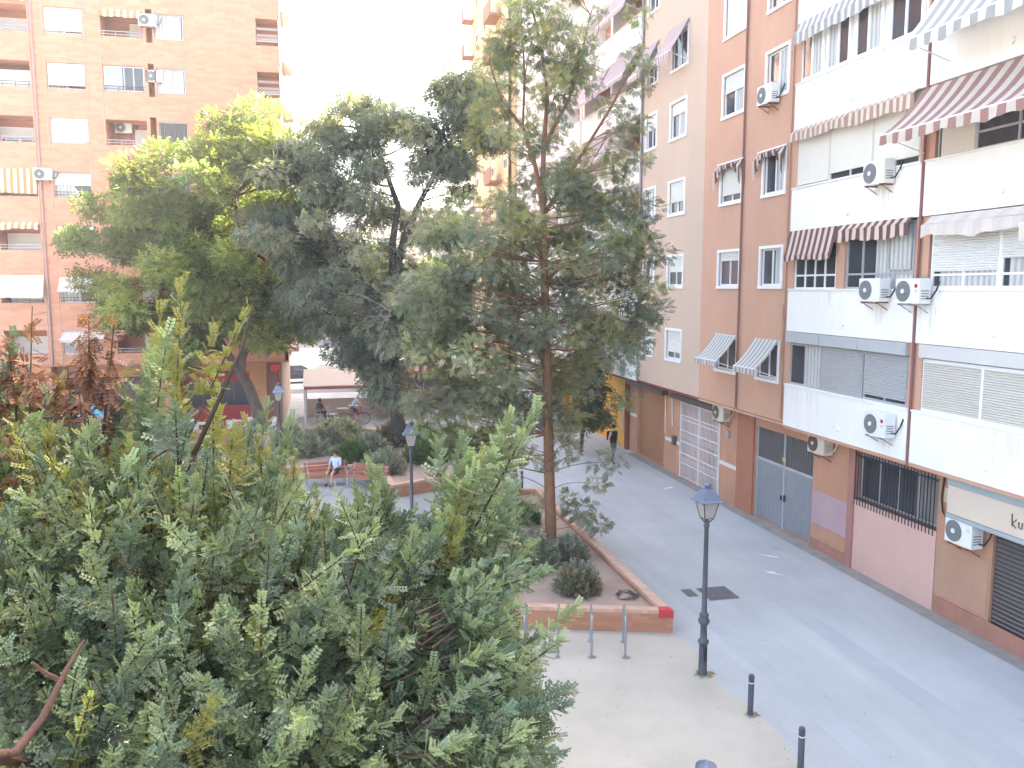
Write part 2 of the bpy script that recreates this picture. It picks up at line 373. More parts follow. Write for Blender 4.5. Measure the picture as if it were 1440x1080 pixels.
def awning(F, a0, a1, zt, zb, proj, label, kind='brown', period=.24, val=.2, wave=.03, arms=True, group='striped awnings on the facades', d0=.04):
    lo, hi = min(a0, a1), max(a0, a1); n = max(2, int(round((hi - lo) / (period / 2)))); W = (hi - lo) / n
    c0 = F((lo + hi) / 2, d0, zt)
    t = thing('awning', label, 'awning', c0, 0, group)
    r = random.Random(NAW[0]); NAW[0] += 1
    mb = MB(F); K = 4
    ph = r.uniform(0, 6)
    def zoff(s): return wave * .5 * (math.sin(s * 3.1 + ph) + .6 * math.sin(s * 7.7 + ph))
    for i in range(n):
        x0, x1 = lo + W * i, lo + W * (i + 1)
        for k in range(K):
            q0, q1 = k / K, (k + 1) / K
            sag = lambda q: -.10 * proj * math.sin(math.pi * q)
            mb.quad((x0, d0 + proj * q0, zt + (zb - zt) * q0 + sag(q0) + zoff(x0) * q0 * .3), (x1, d0 + proj * q0, zt + (zb - zt) * q0 + sag(q0) + zoff(x1) * q0 * .3),
                    (x1, d0 + proj * q1, zt + (zb - zt) * q1 + sag(q1) + zoff(x1) * q1 * .3), (x0, d0 + proj * q1, zt + (zb - zt) * q1 + sag(q1) + zoff(x0) * q1 * .3), i % 2)
    wchild(mb, 'cloth', STRIPES[kind], t)
    if val:
        mv = MB(F)
        for i in range(n):
            for h in (0, 1):
                x0, x1 = lo + W * (i + h / 2), lo + W * (i + (h + 1) / 2)
                b0 = zb - val + abs(math.sin(x0 * math.pi / (W * 2))) * val * .12 + zoff(x0); b1 = zb - val + abs(math.sin(x1 * math.pi / (W * 2))) * val * .12 + zoff(x1)
                dd = d0 + proj + .012; e0 = .02 * math.sin(x0 * 9 + ph); e1 = .02 * math.sin(x1 * 9 + ph)
                mv.quad((x0, dd, zb), (x1, dd, zb), (x1, dd + e1, b1), (x0, dd + e0, b0), i % 2)
        wchild(mv, 'valance', STRIPES[kind], t)
    if proj > .3:
        b = MB(F); b.box(lo - .02, hi + .02, d0 + proj - .03, d0 + proj + .008, zb - .02, zb + .03); wchild(b, 'front_bar', FRAMEW, t)
        if arms:
            for x in (lo + .06, hi - .06):
                b = MB(F); b.tube([(x, d0 - .03, zb - .35 * min(1, proj)), (x, d0 + proj - .03, zb - .02)], .014, 6); wchild(b, 'arm', FRAMEW, t)
    return t

# ===== right side row, four buildings =====
ZB = [(3.55, 4.78), (6.4, 7.62), (9.33, 10.55), (12.25, 13.5), (15.2, 16.4), (18.13, 19.33), (21.05, 22.25), (23.98, 25.2), (26.6, 27.6)]
ZW = [(4.78, 6.4), (7.62, 9.33), (10.55, 12.25), (13.5, 15.2), (16.4, 18.13), (19.33, 21.05), (22.25, 23.98), (25.2, 26.6)]
def core(parent, x0, x1, y0, y1, z0, z1, m, name='back_wall'):
    b = MB(); b.box(x0, x1, y0, y1, z0, z1); return wchild(b, name, m, parent)
def band_building(name, label, s0, s1, parent=None):
    t = thing(name, label, 'building', (13.6, s0, 0)); return t
# --- A/B: white balcony building ---
bw = thing('apartment_building', 'white apartment block with continuous white parapets above an orange ground floor', 'building', (13.9, 16, 0))
S_END = -14.0
for (p0, p1, nm) in ((16.99, 22.45, 'a'), (S_END, 16.87, 'b')):
    for z0, z1 in ZB:
        mb = MB(FR); mb.box(p0, p1, -.3, .06, z0, z1)
        if nm == 'a': mb.box(p0 + .001, p1 - .001, -.28, .09, z1 + .002, z1 + .04)
        else: mb.box(p0 + .001, p1 - .001, -.28, .09, z1 + .002, z1 + .04)
        wchild(mb, 'parapet', WHITE, bw)
        for k in ([19.7] if nm == 'a' else [14.55, 10.0]):   # small round overflow outlets
            v = MB(FR); v.disc((0, 0, 0), .001); v = MB(FR)
            vs = [(k + .07 * math.cos(a * math.pi / 6), .13, z0 + .33 + .07 * math.sin(a * math.pi / 6)) for a in range(12)]
            vb = [(x, .05, z) for x, y, z in vs]
            v.add(vs + vb, [tuple(range(12))] + [(q, q + 12, (q + 1) % 12 + 12, (q + 1) % 12) for q in range(12)]); wchild(v, 'outlet', WHITE, bw)
core(bw, 13.9, 26, S_END, 22.45, 3.4, 27.6, TERRA)
mb = MB(FR); mb.box(16.68, 17.14, -.32, -.02, 3.5, 27.6).box(22.3, 22.8, -.32, -.005, 3.6, 27.5); wchild(mb, 'pier', TERRA, bw)
mb = MB(FR); mb.tube([(16.93, .05, 3.45), (16.93, .05, 27.3)], .034, 8)
wchild(mb, 'rain_pipe', PIPE, bw)
# soffit under the overhang, and the edge of the slab
core(bw, 13.56, 14.2, S_END, 22.44, 3.46, 3.54, TERRA, 'soffit')
def yr(u, z):  # s on the facade for a pixel column at height z
    # solve by marching v
    best = None
    for v in range(-40, 760, 4):
        p = onx(u, v, 13.6)
        if best is None or abs(p[2] - z) < best[0]: best = (abs(p[2] - z), p[1])
    return best[1]
# floor 1 section a : sliding window + grey shutters under grey boxes
z0, z1 = ZW[0]; z1b = 6.05
window(FR, bw, 22.35, 20.75, z0 + .04, z1b - .0, -.06, ALU, 2, .06, curt=.5, cm=CURT)
a = [20.73, 18.85, 17.16]
window(FR, bw, a[0], a[1] + .02, z0 + .04, z1b, -.06, ALU, 1, .06, shut=.99, shm=SHUTG)
window(FR, bw, a[1] - .02, a[2], z0 + .04, z1b, -.06, ALU, 2, .06, shut=.9, shm=SHUTG)
for q0, q1 in ((22.42, 20.72), (20.7, 19.0), (18.98, 17.14)):
    mb = MB(FR); mb.box(q1, q0, -.25, .1, 6.08, 6.385); wchild(mb, 'shutter_box', BOXG, bw)
# floor 1 section b : cream shutters
mb = MB(FR); mb.box(S_END, 16.7, -.25, .09, 6.08, 6.385); wchild(mb, 'shutter_box', mat('pale shutter box', (.56, .54, .52), .6, .04, 2), bw)
ed = [16.66, 14.85, 13.25, 11.5, 9.8, 8.1, 6.4, 4.7, 3.0]
for i in range(len(ed) - 1):
    window(FR, bw, ed[i], ed[i + 1], z0 + .04, z1b, -.05, FRAMEW, 1, .08, shut=.97, shm=SHUTC)
# floor 2 section a
z0, z1 = ZW[1]
window(FR, bw, 22.3, 20.25, z0 + .03, z1 - .05, -.08, FRAMEW, 4, .05, mull=z0 + .42)
mb = MB(FR); mb.box(19.85, 20.22, -.3, -.02, z0, z1); wchild(mb, 'pier', TERRA, bw)
window(FR, bw, 19.82, 17.2, z0 + .03, z1 - .05, -.08, ALU, 4, .06, curt=.55, mull=z0 + .42)
window(FR, bw, 18.1, 17.28, z0 + .5, z1 - .12, -.05, ALU, 1, .03, curt=.98)
# floor 2 section b : white shutters nearly down
ed = [16.6, 14.6, 12.9, 10.9, 9, 7, 5, 3]
for i in range(len(ed) - 1):
    window(FR, bw, ed[i], ed[i + 1], z0 + .03, z1 - .03, -.06, FRAMEW, 2, .08, shut=(.76, .6)[i % 2], shm=SHUTW, curt=.9, cm=CURT, mull=z0 + .36)
# floor 3 section a : cream shutters
z0, z1 = ZW[2]
for q0, q1, sh in ((22.35, 20.75, .97), (20.73, 18.9, .88), (18.88, 17.17, .90)):
    window(FR, bw, q0, q1, z0 + .04, z1 - .02, -.06, CURTW, 2, .04, shut=sh, shm=CURTW)
# floor 3 section b : glass panel then dark sliding windows
window(FR, bw, 16.62, 15.5, z0 + .03, z1 - .02, -.08, ALU, 1, .04, curt=.97, cm=CURTW)
window(FR, bw, 15.48, 13.2, z0 + .03, z1 - .3, -.06, ALU, 2, .06, mull=z0 + .42)
window(FR, bw, 13.18, 11.0, z0 + .03, z1 - .3, -.06, ALU, 2, .06, mull=z0 + .42)
window(FR, bw, 10.98, 8.5, z0 + .03, z1 - .3, -.06, ALU, 2, .06, curt=.6)
# floor 4 section a : white sliding windows
z0, z1 = ZW[3]
for q0, q1, c_ in ((22.35, 21.25, .5), (21.1, 20.05, -.5), (19.85, 18.75, .5), (18.5, 17.3, 0)):
    window(FR, bw, q0, q1, z0 + .06, z1 - .12, -.05, FRAMEW, 2, .09, curt=c_, cm=CURT)
mb = MB(FR); mb.box(17.13, 22.44, -.2, -.1, z0, z1); wchild(mb, 'wall', WHITE, bw)
for q in (15.6, 12.5, 9):
    window(FR, bw, q, q - 1.8, z0 + .1, z1 - .15, -.06, FRAMEW, 2, .07, curt=.5)
# upper floors, mostly above the picture
for fl in (4, 5, 6, 7):
    z0, z1 = ZW[fl]
    for q0, q1 in ((22.3, 20.3), (19.8, 17.3), (16.2, 14.2), (13.5, 11.5), (10.8, 8.8)):
        window(FR, bw, q0, q1, z0 + .06, z1 - .12, -.06, FRAMEW, 2, .08, shut=.4 + .1 * fl * (int(q0) % 2) * .5, shm=SHUTW)
# ground floor of the white building (world x=14.05)
g0 = MB(FG)
wall_holes(g0, S_END, 24.95, 0, 3.5, [(16.42, 19.5, 1.97, 3.25, .25), (21.55, 24.9, .02, 3.1, .18), (10.5, 14.72, .05, 2.55, .15)], .2)
wchild(g0, 'ground_floor_wall', ORANGE, bw)
mb = MB(FG); mb.box(16.4, 19.52, .004, .03, 0.003, 1.95); wchild(mb, 'painted_panel', PINK, bw)
mb = MB(FG); mb.box(19.78, 21.5, .006, .012, .75, 1.75); wchild(mb, 'painted_patch', LILAC, bw)
mb = MB(FG); mb.box(14.78, 16.38, .006, .012, .5, 1.75); wchild(mb, 'painted_patch', mat('lighter orange patch', (.43, .25, .165), .85, .08, 1.5), bw)
mb = MB(FG); mb.box(19.5, 19.76, 0.004, .08, 0, 3.48); wchild(mb, 'pilaster', mat('rose brown pilaster', (.36, .17, .14), .85, .1), bw)
mb = MB(FG); mb.box(S_END, 16.38, .02, .045, 0, .42); mb.box(19.78, 21.53, .02, .04, 0, .3); wchild(mb, 'plinth', PLINTH, bw)
# barred window
wo = window(FG, bw, 19.48, 16.44, 2.0, 3.22, -.16, ALU, 4, .05, curt=.3, cm=mat('greyed pane', (.2, .19, .18), .5, .1))
mb = MB(FG)
for i in range(26):
    x = 16.5 + i * .12; mb.box(x - .009, x + .009, .035, .053, 1.82, 3.3)
mb.box(16.4, 19.55, .04, .05, 1.98, 2.02).box(16.4, 19.55, .04, .05, 3.16, 3.2)
wchild(mb, 'window_bars', IRON, bw)
# grey double door with louvred top
mb = MB(FG)
mb.box(21.58, 23.2, -.12, -.07, .03, 2.02).box(23.24, 24.87, -.12, -.07, .03, 2.02); dg = wchild(mb, 'double_door', DOORG, bw)
mb = MB(FG); mb.box(21.58, 24.87, -.13, -.09, 2.08, 3.08); wchild(mb, 'door_louvre', LOUV, dg)
mb = MB(FG); mb.box(21.56, 24.89, -.1, -.05, 2.0, 2.08).box(23.19, 23.25, -.13, -.05, .02, 3.1).box(21.55, 21.6, -.1, -.04, .02, 3.1).box(24.86, 24.9, -.1, -.04, .02, 3.1); wchild(mb, 'door_frame', BOXG, dg)
mb = MB(FG); mb.box(23.08, 23.14, -.06, -.01, .95, 1.15).box(23.3, 23.34, -.06, -.02, .95, 1.1); wchild(mb, 'handle', IRON, dg)
mb = MB(FG); mb.box(23.1, 23.3, -.045, -.035, 2.22, 2.34); wchild(mb, 'notice_plate', mat('yellowed notice', (.6, .42, .15), .6, .3, 30), dg)
# metal rolling shutter and beige sign box at the right edge
mb = MB(FG); mb.box(10.5, 14.7, -.12, -.06, .07, 2.53); wchild(mb, 'rolling_shutter', SHUTM, bw)
mb = MB(FG); mb.box(8.5, 15.74, 0.004, .34, 2.62, 3.26); sgn = wchild(mb, 'sign_board', mat('faded cream sign board', (.60, .50, .40), .7, .06, 1.2), bw)
mb = MB(FG); mb.box(8.49, 15.75, .01, .36, 3.27, 3.42).box(8.49, 15.75, .01, .37, 2.52, 2.61); wchild(mb, 'sign_trim', mat('greenish metal trim', (.33, .37, .37), .5, .06), sgn)
mb = MB(FG)   # brown scrawl on the board
mb.tube([(13.92, .352, 3.08), (13.90, .352, 2.82)], .012, 5).tube([(13.80, .352, 2.98), (13.9, .352, 2.88), (13.8, .352, 2.80)], .012, 5)
mb.tube([(13.74, .352, 2.95), (13.73, .352, 2.83), (13.66, .352, 2.82), (13.65, .352, 2.95)], .012, 5)
wchild(mb, 'graffiti', mat('brown spray paint', (.13, .06, .04), .8, .1), sgn)
# meter box with cable
mb = MB(FG); mb.box(15.95, 16.12, .004, .10, 2.75, 3.1); jb = wchild(mb, 'meter_box', mat('beige plastic box', (.5, .42, .32), .5, .05), bw)
mb = MB(FG); mb.tube([(16.2, .05, 3.4), (16.26, .05, 2.8), (16.2, .05, 2.5), (16.08, .06, 2.38), (15.98, .05, 2.55), (16.0, .05, 2.75)], .022, 6); wchild(mb, 'cable', CABLE, jb)

# --- terracotta building ---
bt = thing('apartment_building', 'terracotta apartment block with two columns of white framed windows', 'building', (13.6, 25.5, 0))
WR = [(4.82, 6.0), (7.73, 8.92), (10.56, 11.82), (13.48, 14.85), (16.1, 17.45), (19.0, 20.4), (21.9, 23.3), (24.8, 26.2)]
C1, C2 = (25.6, 27.1), (22.95, 24.22)
holes = [(c[0], c[1], a_, b_, .2) for (a_, b_) in WR for c in (C1, C2)]
mb = MB(FR); wall_holes(mb, 22.8, 28.42, 3.6, 27.5, holes, .2); wchild(mb, 'wall', TERRA, bt)
core(bt, 13.85, 26, 22.46, 28.42, 3.6, 27.45, TERRA); core(bt, 13.6, 14.2, 22.46, 28.42, 3.5, 3.58, TERRA, 'soffit')
cfg = {(0, 0): dict(curt=0), (0, 1): dict(curt=0), (1, 0): dict(shut=.2), (1, 1): dict(curt=.4), (2, 0): dict(shut=.8, shm=CURTW), (2, 1): dict(curt=.45),
       (3, 0): dict(shut=.4, curt=.5), (3, 1): dict(curt=.5), (4, 0): dict(shut=.98), (4, 1): dict(shut=.7)}
for i, (a_, b_) in enumerate(WR):
    for j, c in enumerate((C1, C2)):
        k = cfg.get((i, j), dict(shut=.3 * ((i + j) % 4)))
        window(FR, bt, c[0] + .02, c[1] - .02, a_ + .02, b_ - .02, -.09, FRAMEW, 2, .06, sur=.09, **k)
for s_, m_, d_ in ((25.42, PIPE, .05), (25.52, PIPEB, .04)):
    mb = MB(FR); mb.tube([(s_, d_, 3.65), (s_, d_, 27.2)], .02, 8); wchild(mb, 'rain_pipe', m_, bt)
mb = MB(FR); mb.tube([(22.62, .04, 3.7), (22.62, .04, 27.2)], .02, 6).tube([(22.75, .03, 7.2), (22.62, .05, 6.6), (22.7, .04, 5.6)], .012, 5); wchild(mb, 'wall_cable', PIPEB, bt)
g0 = MB(FG); wall_holes(g0, 24.95, 28.42, 0, 3.6, [(27.5, 28.41, .02, 3.15, .25)], .2); wchild(g0, 'ground_floor_wall', ORANGE, bt)
mb = MB(FG); mb.box(24.97, 26.1, .004, .07, 0, 3.55); wchild(mb, 'pilaster', mat('redder render pilaster', (.36, .15, .09), .85, .1, 1, streak=.06), bt)
mb = MB(FG); mb.box(26.12, 27.45, .004, .02, 1.28, 1.42); wchild(mb, 'cream_band', CURTW, bt)
mb = MB(FG); mb.tube([(26.9, .03, 3.3), (26.9, .03, 2.6)], .015, 6).box(26.68, 26.84, .004, .09, 2.35, 2.6); wchild(mb, 'meter_box', PIPEG, bt)
# --- beige building with lattice gate and orange door ---
bb = thing('apartment_building', 'beige apartment block with narrow white windows between terracotta and white blocks', 'building', (13.6, 31.5, 0))
C3, C4 = (30.08, 31.55), (32.98, 34.12)
holes = [(c[0], c[1], a_, b_, .2) for (a_, b_) in WR for c in (C3, C4)]
mb = MB(FR); wall_holes(mb, 28.42, 34.5, 3.6, 27.5, holes, .2); wchild(mb, 'wall', TAN, bb)
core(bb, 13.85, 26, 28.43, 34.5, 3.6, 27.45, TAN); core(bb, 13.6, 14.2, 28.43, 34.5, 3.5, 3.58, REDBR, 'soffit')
cfg = {(0, 0): dict(shut=.75), (1, 0): dict(shut=.5), (2, 0): dict(shut=.62), (3, 0): dict(shut=.3, curt=.6), (4, 0): dict(), (1, 1): dict(curt=.5), (2, 1): dict(curt=.9), (3, 1): dict(shut=.4), (0, 1): dict(shut=.9)}
for i, (a_, b_) in enumerate(WR):
    for j, c in enumerate((C3, C4)):
        window(FR, bb, c[0] + .02, c[1] - .02, a_ + .02, b_ - .02, -.09, FRAMEW, 2, .06, sur=.09, **cfg.get((i, j), dict(shut=.5)))
mb = MB(FR); mb.tube([(34.5, .08, 3.6), (34.5, .08, 27.2)], .05, 8); wchild(mb, 'rain_pipe', PIPEG, bb)
g0 = MB(FG); wall_holes(g0, 28.42, 36.72, 0, 3.6, [(28.421, 30.9, .02, 3.15, .25), (32.6, 35.7, .02, 3.2, .3)], .2); wchild(g0, 'ground_floor_wall', ORANGE, bb)
mb = MB(FG); mb.box(32.62, 35.68, -.2, -.15, .03, 3.18); wchild(mb, 'rolling_shutter', SHUTO, bb)
mb = MB(FG); mb.box(31.0, 32.4, .004, .02, 1.28, 1.42).box(35.75, 36.6, .004, .02, 1.7, 1.85); wchild(mb, 'cream_band', CURTW, bb)
mb = MB(FG); mb.box(31.25, 31.5, .004, .14, 1.25, 1.62); wchild(mb, 'mailbox', BROWNF, bb)
mb = MB(FG); mb.tube([(32.3, .1, 3.2), (32.2, .12, 1.6)], .02, 6).tube([(31.7, .06, 3.3), (31.6, .06, 2.0)], .025, 6).tube([(32.5, .2, 3.25), (36.4, .2, 3.35)], .04, 6); wchild(mb, 'cable', CURTW, bb)
mb = MB(FG); mb.box(32.2, 36.5, .02, .3, 3.2, 3.42).box(27.6, 31.6, .02, .25, 3.2, 3.4); wchild(mb, 'lintel_box', BROWNF, bb)
mb = MB(FG); mb.box(36.72, 37.05, 0, .12, 0, 3.55); wchild(mb, 'pillar', REDBR, bb)
# white lattice gate
lg = thing('lattice_gate', 'white folding lattice security gate across the ground floor entrance', 'gate', (14.05, 29.2, 0))
mb = MB(FG)
for i in range(31):
    x = 27.55 + i * .11; mb.box(x - .012, x + .012, .0, .02, .05, 3.1)
wchild(mb, 'bars', LATT, lg)
mb = MB(FG)
for z in (.06, .62, 1.02, 1.5, 1.95, 2.4, 2.56, 3.06): mb.box(27.5, 30.88, .02, .032, z, z + .035)
mb.box(27.48, 27.55, -.01, .04, 0.02, 3.12).box(30.84, 30.9, -.01, .04, .02, 3.12).box(29.15, 29.22, -.01, .045, .02, 3.12)
for z in (.75, 1.7):
    for i in range(30):
        x = 27.56 + i * .11; mb.tube([(x, .03, z), (x + .11, .03, z + .12)], .008, 4, cap=False).tube([(x + .11, .035, z), (x, .035, z + .12)], .008, 4, cap=False)
wchild(mb, 'frame', LATT, lg)

# --- far white balcony building and beyond ---
bf = thing('apartment_building', 'far white block with striped awnings over its loggias, behind the feathery tree', 'building', (13.6, 44, 0))
for z0, z1 in ZB:
    mb = MB(FR); mb.box(34.62, 43.0, -.02, .06, z0, z1).box(34.62, 43.0, -.015, .1, z1 + .002, z1 + .05); wchild(mb, 'parapet', WHITE, bf)
    mb = MB(FR); mb.box(43.35, 52, -.02, .06, z0, z1).box(43.35, 52, -.015, .1, z1 + .002, z1 + .05); wchild(mb, 'parapet', WHITE, bf)
for i, (z0, z1) in enumerate(ZW):
    mb = MB(FR); wall_holes(mb, 34.6, 52, z0, z1, [(34.8, 38.5, z0 + .01, z1 - .05, 1.1), (38.8, 42.8, z0 + .01, z1 - .05, 1.1), (43.6, 47.4, z0 + .01, z1 - .05, 1.1), (47.7, 51.8, z0 + .01, z1 - .05, 1.1)], 1.1, mback=1)
    wchild(mb, 'loggia_wall', [WHITE, TERRA], bf)
    for s_ in (35.6, 39.6, 44.4, 48.5):
        window(FR, bf, s_, s_ + 1.6, z0 + .05, z1 - .25, -1.0, FRAMEW, 2, .06, shut=.3 * ((i + int(s_)) % 4), name='balcony_door')
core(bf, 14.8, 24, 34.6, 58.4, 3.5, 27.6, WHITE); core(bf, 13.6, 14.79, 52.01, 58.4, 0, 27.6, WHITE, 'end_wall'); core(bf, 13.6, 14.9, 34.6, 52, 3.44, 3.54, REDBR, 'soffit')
mb = MB(FR); mb.box(43.02, 43.33, -.1, .02, 3.5, 27.5); wchild(mb, 'pier', CREAMY, bf)
g0 = MB(FG); wall_holes(g0, 37.05, 52, 0, 3.5, [(37.15, 41.5, .02, 3.3, .3), (42.5, 47, .02, 3.0, .3), (48, 51.5, .02, 3, .3)], .2); wchild(g0, 'ground_floor_wall', mat('bright ochre shopfront', (.62, .33, .06), .7, .06), bf)
mb = MB(FG); mb.box(37.17, 41.48, -.18, -.12, .03, 3.28).box(42.52, 46.98, -.18, -.12, .03, 2.98); wchild(mb, 'rolling_shutter', SHUTY, bf)
mb = MB(FG); mb.box(48.02, 51.48, -.18, -.12, .03, 2.98); wchild(mb, 'shop_window', GLASS, bf)
mb = MB(FG); mb.tube([(37.25, .16, .9), (37.25, .16, 2.2)], .03, 6).box(37.1, 37.2, .05, .3, 1.9, 2.3); wchild(mb, 'shop_sign', LATT, bf)
# tall yellow block farther on
by = thing('tower_block', 'tall pale yellow tower with brown balconies at the far end of the row', 'building', (13.0, 60, 0))
FY = Fac('R', 13.0); holes = []
for k in range(10):
    zz = 4.5 + k * 2.93
    for s_ in (59, 63.5, 66.5, 70): holes.append((s_, s_ + 1.4, zz, zz + 1.3, .2))
mb = MB(FY); wall_holes(mb, 58.5, 73, 0, 36, holes, .2); wchild(mb, 'wall', CREAMY, by)
core(by, 13.25, 24, 58.52, 73, 0, 35.98, CREAMY)
for h in holes: window(FY, by, h[0], h[1], h[2], h[3], -.1, FRAMEW, 2, .06, shut=.5, sill=False)
for k in range(11):
    zz = 3.6 + k * 2.93
    for s_ in (60.6, 71.8):
        mb = MB(FY); mb.box(s_, s_ + (2.4 if s_ < 65 else 1.2), .0, .9, zz, zz + .15).box(s_, s_ + (2.4 if s_ < 65 else 1.2), .84, .9, zz + .15, zz + 1.1); wchild(mb, 'balcony', mat('brown balcony front', (.36, .2, .13), .8, .05), by)
mb = MB(FY); mb.box(58.5, 73, .5, .58, 3.0, 3.5); wchild(mb, 'shop_fascia', mat('red fascia', (.5, .05, .04), .6, .05), by)

# --- awnings on the right row ---
awning(FR, 16.98, 9.6, 12.2, 11.1, 1.1, 'large dusky pink and cream striped awning over third floor windows at right edge', 'brown', .42, .24, .05, d0=.08)
awning(FR, 16.35, 9.6, 14.55, 12.98, 1.1, 'large grey and cream striped awning, topmost at the right edge', 'grey', .42, .26, .05, d0=.08)
awning(FR, 22.42, 17.2, 15.2, 14.9, .12, 'long grey and cream awning rolled above the white framed windows', 'grey', .3, .32, .03, d0=.08)
awning(FR, 22.42, 19.75, 12.24, 12.14, .1, 'plaid brown rolled awning left of another, above cream shutters', 'plaid', .24, .28, .04, d0=.08)
awning(FR, 19.7, 17.15, 12.26, 12.16, .14, 'plaid brown rolled awning tucked beside the big pink striped one', 'plaid', .24, .36, .04, d0=.09)
awning(FR, 22.44, 20.1, 9.34, 8.62, .16, 'dark brown striped awning hanging straight down over four small panes', 'dark', .27, .16, .04, d0=.08)
awning(FR, 20.0, 17.15, 9.34, 9.2, .12, 'dark brown striped short valance above the curtained window', 'dark', .3, .34, .05, d0=.08)
awning(FR, 16.55, 13.7, 9.3, 9.1, .25, 'faded plain beige awning rolled above white shutters at right', 'beige', .5, .30, .07, d0=.08)
awning(FR, 13.6, 10.2, 9.3, 8.9, .45, 'faded beige awning with sagging end, cut by right edge', 'beige', .5, .30, .05, d0=.08)
awning(FR, 27.15, 25.55, 6.06, 5.22, .72, 'small cream striped awning on lower left window of terracotta block', 'grey', .22, .2, .02, d0=.05)
awning(FR, 24.27, 22.9, 6.08, 5.2, .75, 'small cream striped awning on lower right window of terracotta block', 'grey', .22, .2, .02, d0=.05)
awning(FR, 31.75, 29.95, 17.7, 16.45, .75, 'mauve striped awning on upper window of the beige block, right one of two', 'pink', .24, .22, .03, d0=.05)
awning(FR, 34.35, 32.85, 17.7, 16.4, .75, 'mauve striped awning on upper window of the beige block, left one of two', 'pink', .24, .22, .03, d0=.05)
names = ['first', 'second', 'third', 'fourth', 'fifth', 'sixth']
for i, (zt, zb, pr) in enumerate(((6.38, 5.6, .5), (9.3, 8.35, .75), (12.2, 12.05, .15), (15.15, 13.7, .85), (18.1, 16.75, .85), (21.0, 19.7, .8))):
    awning(FR, 34.75, 38.55, zt, zb, pr, 'mauve striped awning, %s floor loggia beside the grey drain pipe' % names[i], 'pink', .24, .2, .03, d0=.05)
    if i in (1, 3, 4): awning(FR, 38.85, 42.8, zt, zb, pr, 'mauve striped awning, %s floor loggia, farther one behind the tall feathery tree' % names[i], 'pink', .24, .2, .03, d0=.05)
# gathered plaid drapes over two windows of the terracotta block
def drape(a0, a1, zt, label):
    t = thing('window_drape', label, 'awning', FR((a0 + a1) / 2, 0, zt), 0, 'gathered plaid drapes over terracotta block windows')
    n = 36; mb = MB(FR)
    for i in range(n):
        def pt(i, k):
            s_ = a0 + (a1 - a0) * i / n; q = abs(2 * i / n - 1)
            low = .22 + .62 * max(0, (q - .5) / .5) ** 1.2
            r = .03 * math.sin(i * 2.3)
            return [(s_, .05, zt), (s_, .2 + r, zt - low * .35), (s_, .16 + r * 1.5, zt - low + .02 * math.sin(i * 1.7))][k]
        for k in (0, 1): mb.quad(pt(i, k), pt(i + 1, k), pt(i + 1, k + 1), pt(i, k + 1), (i // 2) % 2)
    wchild(mb, 'cloth', STRIPES['dark'], t)
    mb = MB(FR); mb.box(a0, a1, .03, .07, zt, zt + .04); wchild(mb, 'rail', FRAMEW, t)
drape(25.45, 27.3, 11.9, 'gathered plaid drape over the left window with lowered cream shutter')
drape(22.85, 24.55, 11.9, 'gathered plaid drape over the right window showing dark panes')

# ---------------- air conditioners ----------------
def ac_proto(casing, fan, name='air_conditioner', logo=False, brk=RUST, sc=1.0):
    """front faces local -y, fan at local -x"""
    t = thing(name, '', 'air conditioner')
    w, d, h = .8 * sc, .30 * sc, .56 * sc
    mb = MB(); mb.box(-w / 2, w / 2, -d, 0, 0, h); mb.box(-w / 2 - .006, w / 2 + .006, -d + .02, -.02, h, h + .012); o = mb.build('casing', casing, t)
    mb = MB(); mb.disc((-w * .17, -d - .014, h * .5), h * .43, n=24, m=0, th=.013).disc((-w * .17, -d - .03, h * .5), h * .10, n=12, m=1, th=.015)
    mb.build('fan_grille', [fan, casing], t)
    mb = MB()
    for z in (.1, .16, .22, .28): mb.box(w / 2 + .002, w / 2 + .008, -d + .05, -.05, z * sc, z * sc + .02)
    mb.build('side_vents', ACF, t)
    mb = MB()
    for x in (-w * .35, w * .35): mb.box(x - .015, x + .015, -d - .02, .1, -.035, -.003).tube([(x, -d + .03, -.03), (x, .06, -.22)], .012, 5)
    mb.box(-w * .4, w * .4, -d + .01, -d + .03, -.05, -.037)
    mb.build('bracket', brk, t)
    mb = MB(); mb.tube([(w / 2, -.1, .12), (w / 2 + .12, -.08, .12), (w / 2 + .2, -.02, .3), (w / 2 + .22, .04, .5)], .02, 6); mb.build('hose', CABLE if casing is ACW else ACB, t)
    if logo:
        mb = MB(); mb.disc((w * .36, -d - .006, h * .72), .05, n=16, th=.005)
        lo = mb.build('logo_badge', LOGO, t)
        mb = MB()   # L G
        x0, z0, hh = w * .30, h * .46, .055
        mb.box(x0, x0 + .012, -d - .004, -d - .001, z0, z0 + hh).box(x0 + .013, x0 + .035, -d - .004, -d - .001, z0, z0 + .012)
        x0 += .06
        mb.box(x0, x0 + .012, -d - .004, -d - .001, z0, z0 + hh).box(x0 + .013, x0 + .042, -d - .004, -d - .001, z0, z0 + .012).box(x0 + .013, x0 + .042, -d - .004, -d - .001, z0 + hh - .012, z0 + hh)
        mb.box(x0 + .031, x0 + .042, -d - .004, -d - .001, z0 + .013, z0 + .03)
        mb.build('lettering', PIPEG, lo)
    return t
acg = 'outdoor air conditioner units hung on the facades'
p_w = ac_proto(ACW, ACF); p_l = ac_proto(ACW, ACF, logo=True, brk=STEEL); p_b = ac_proto(ACB, ACFB)
def onwall(p, used, X, y, z, label, rz=-math.pi / 2): return place(p, used, (X, y, z), rz, label, acg)
onwall(p_w, 0, 13.5, 18.25, 10.2, 'white air conditioner on the parapet below the cream shutters')
onwall(p_w, 1, 13.5, 18.2, 7.35, 'white air conditioner on rusty bracket left of the red pipe, second floor')
onwall(p_l, 0, 13.45, 16.75, 7.33, 'white air conditioner with red badge in front of the red pipe')
onwall(p_l, 1, 13.5, 17.75, 4.05, 'white air conditioner with red badge low on the white parapet below grey shutters')
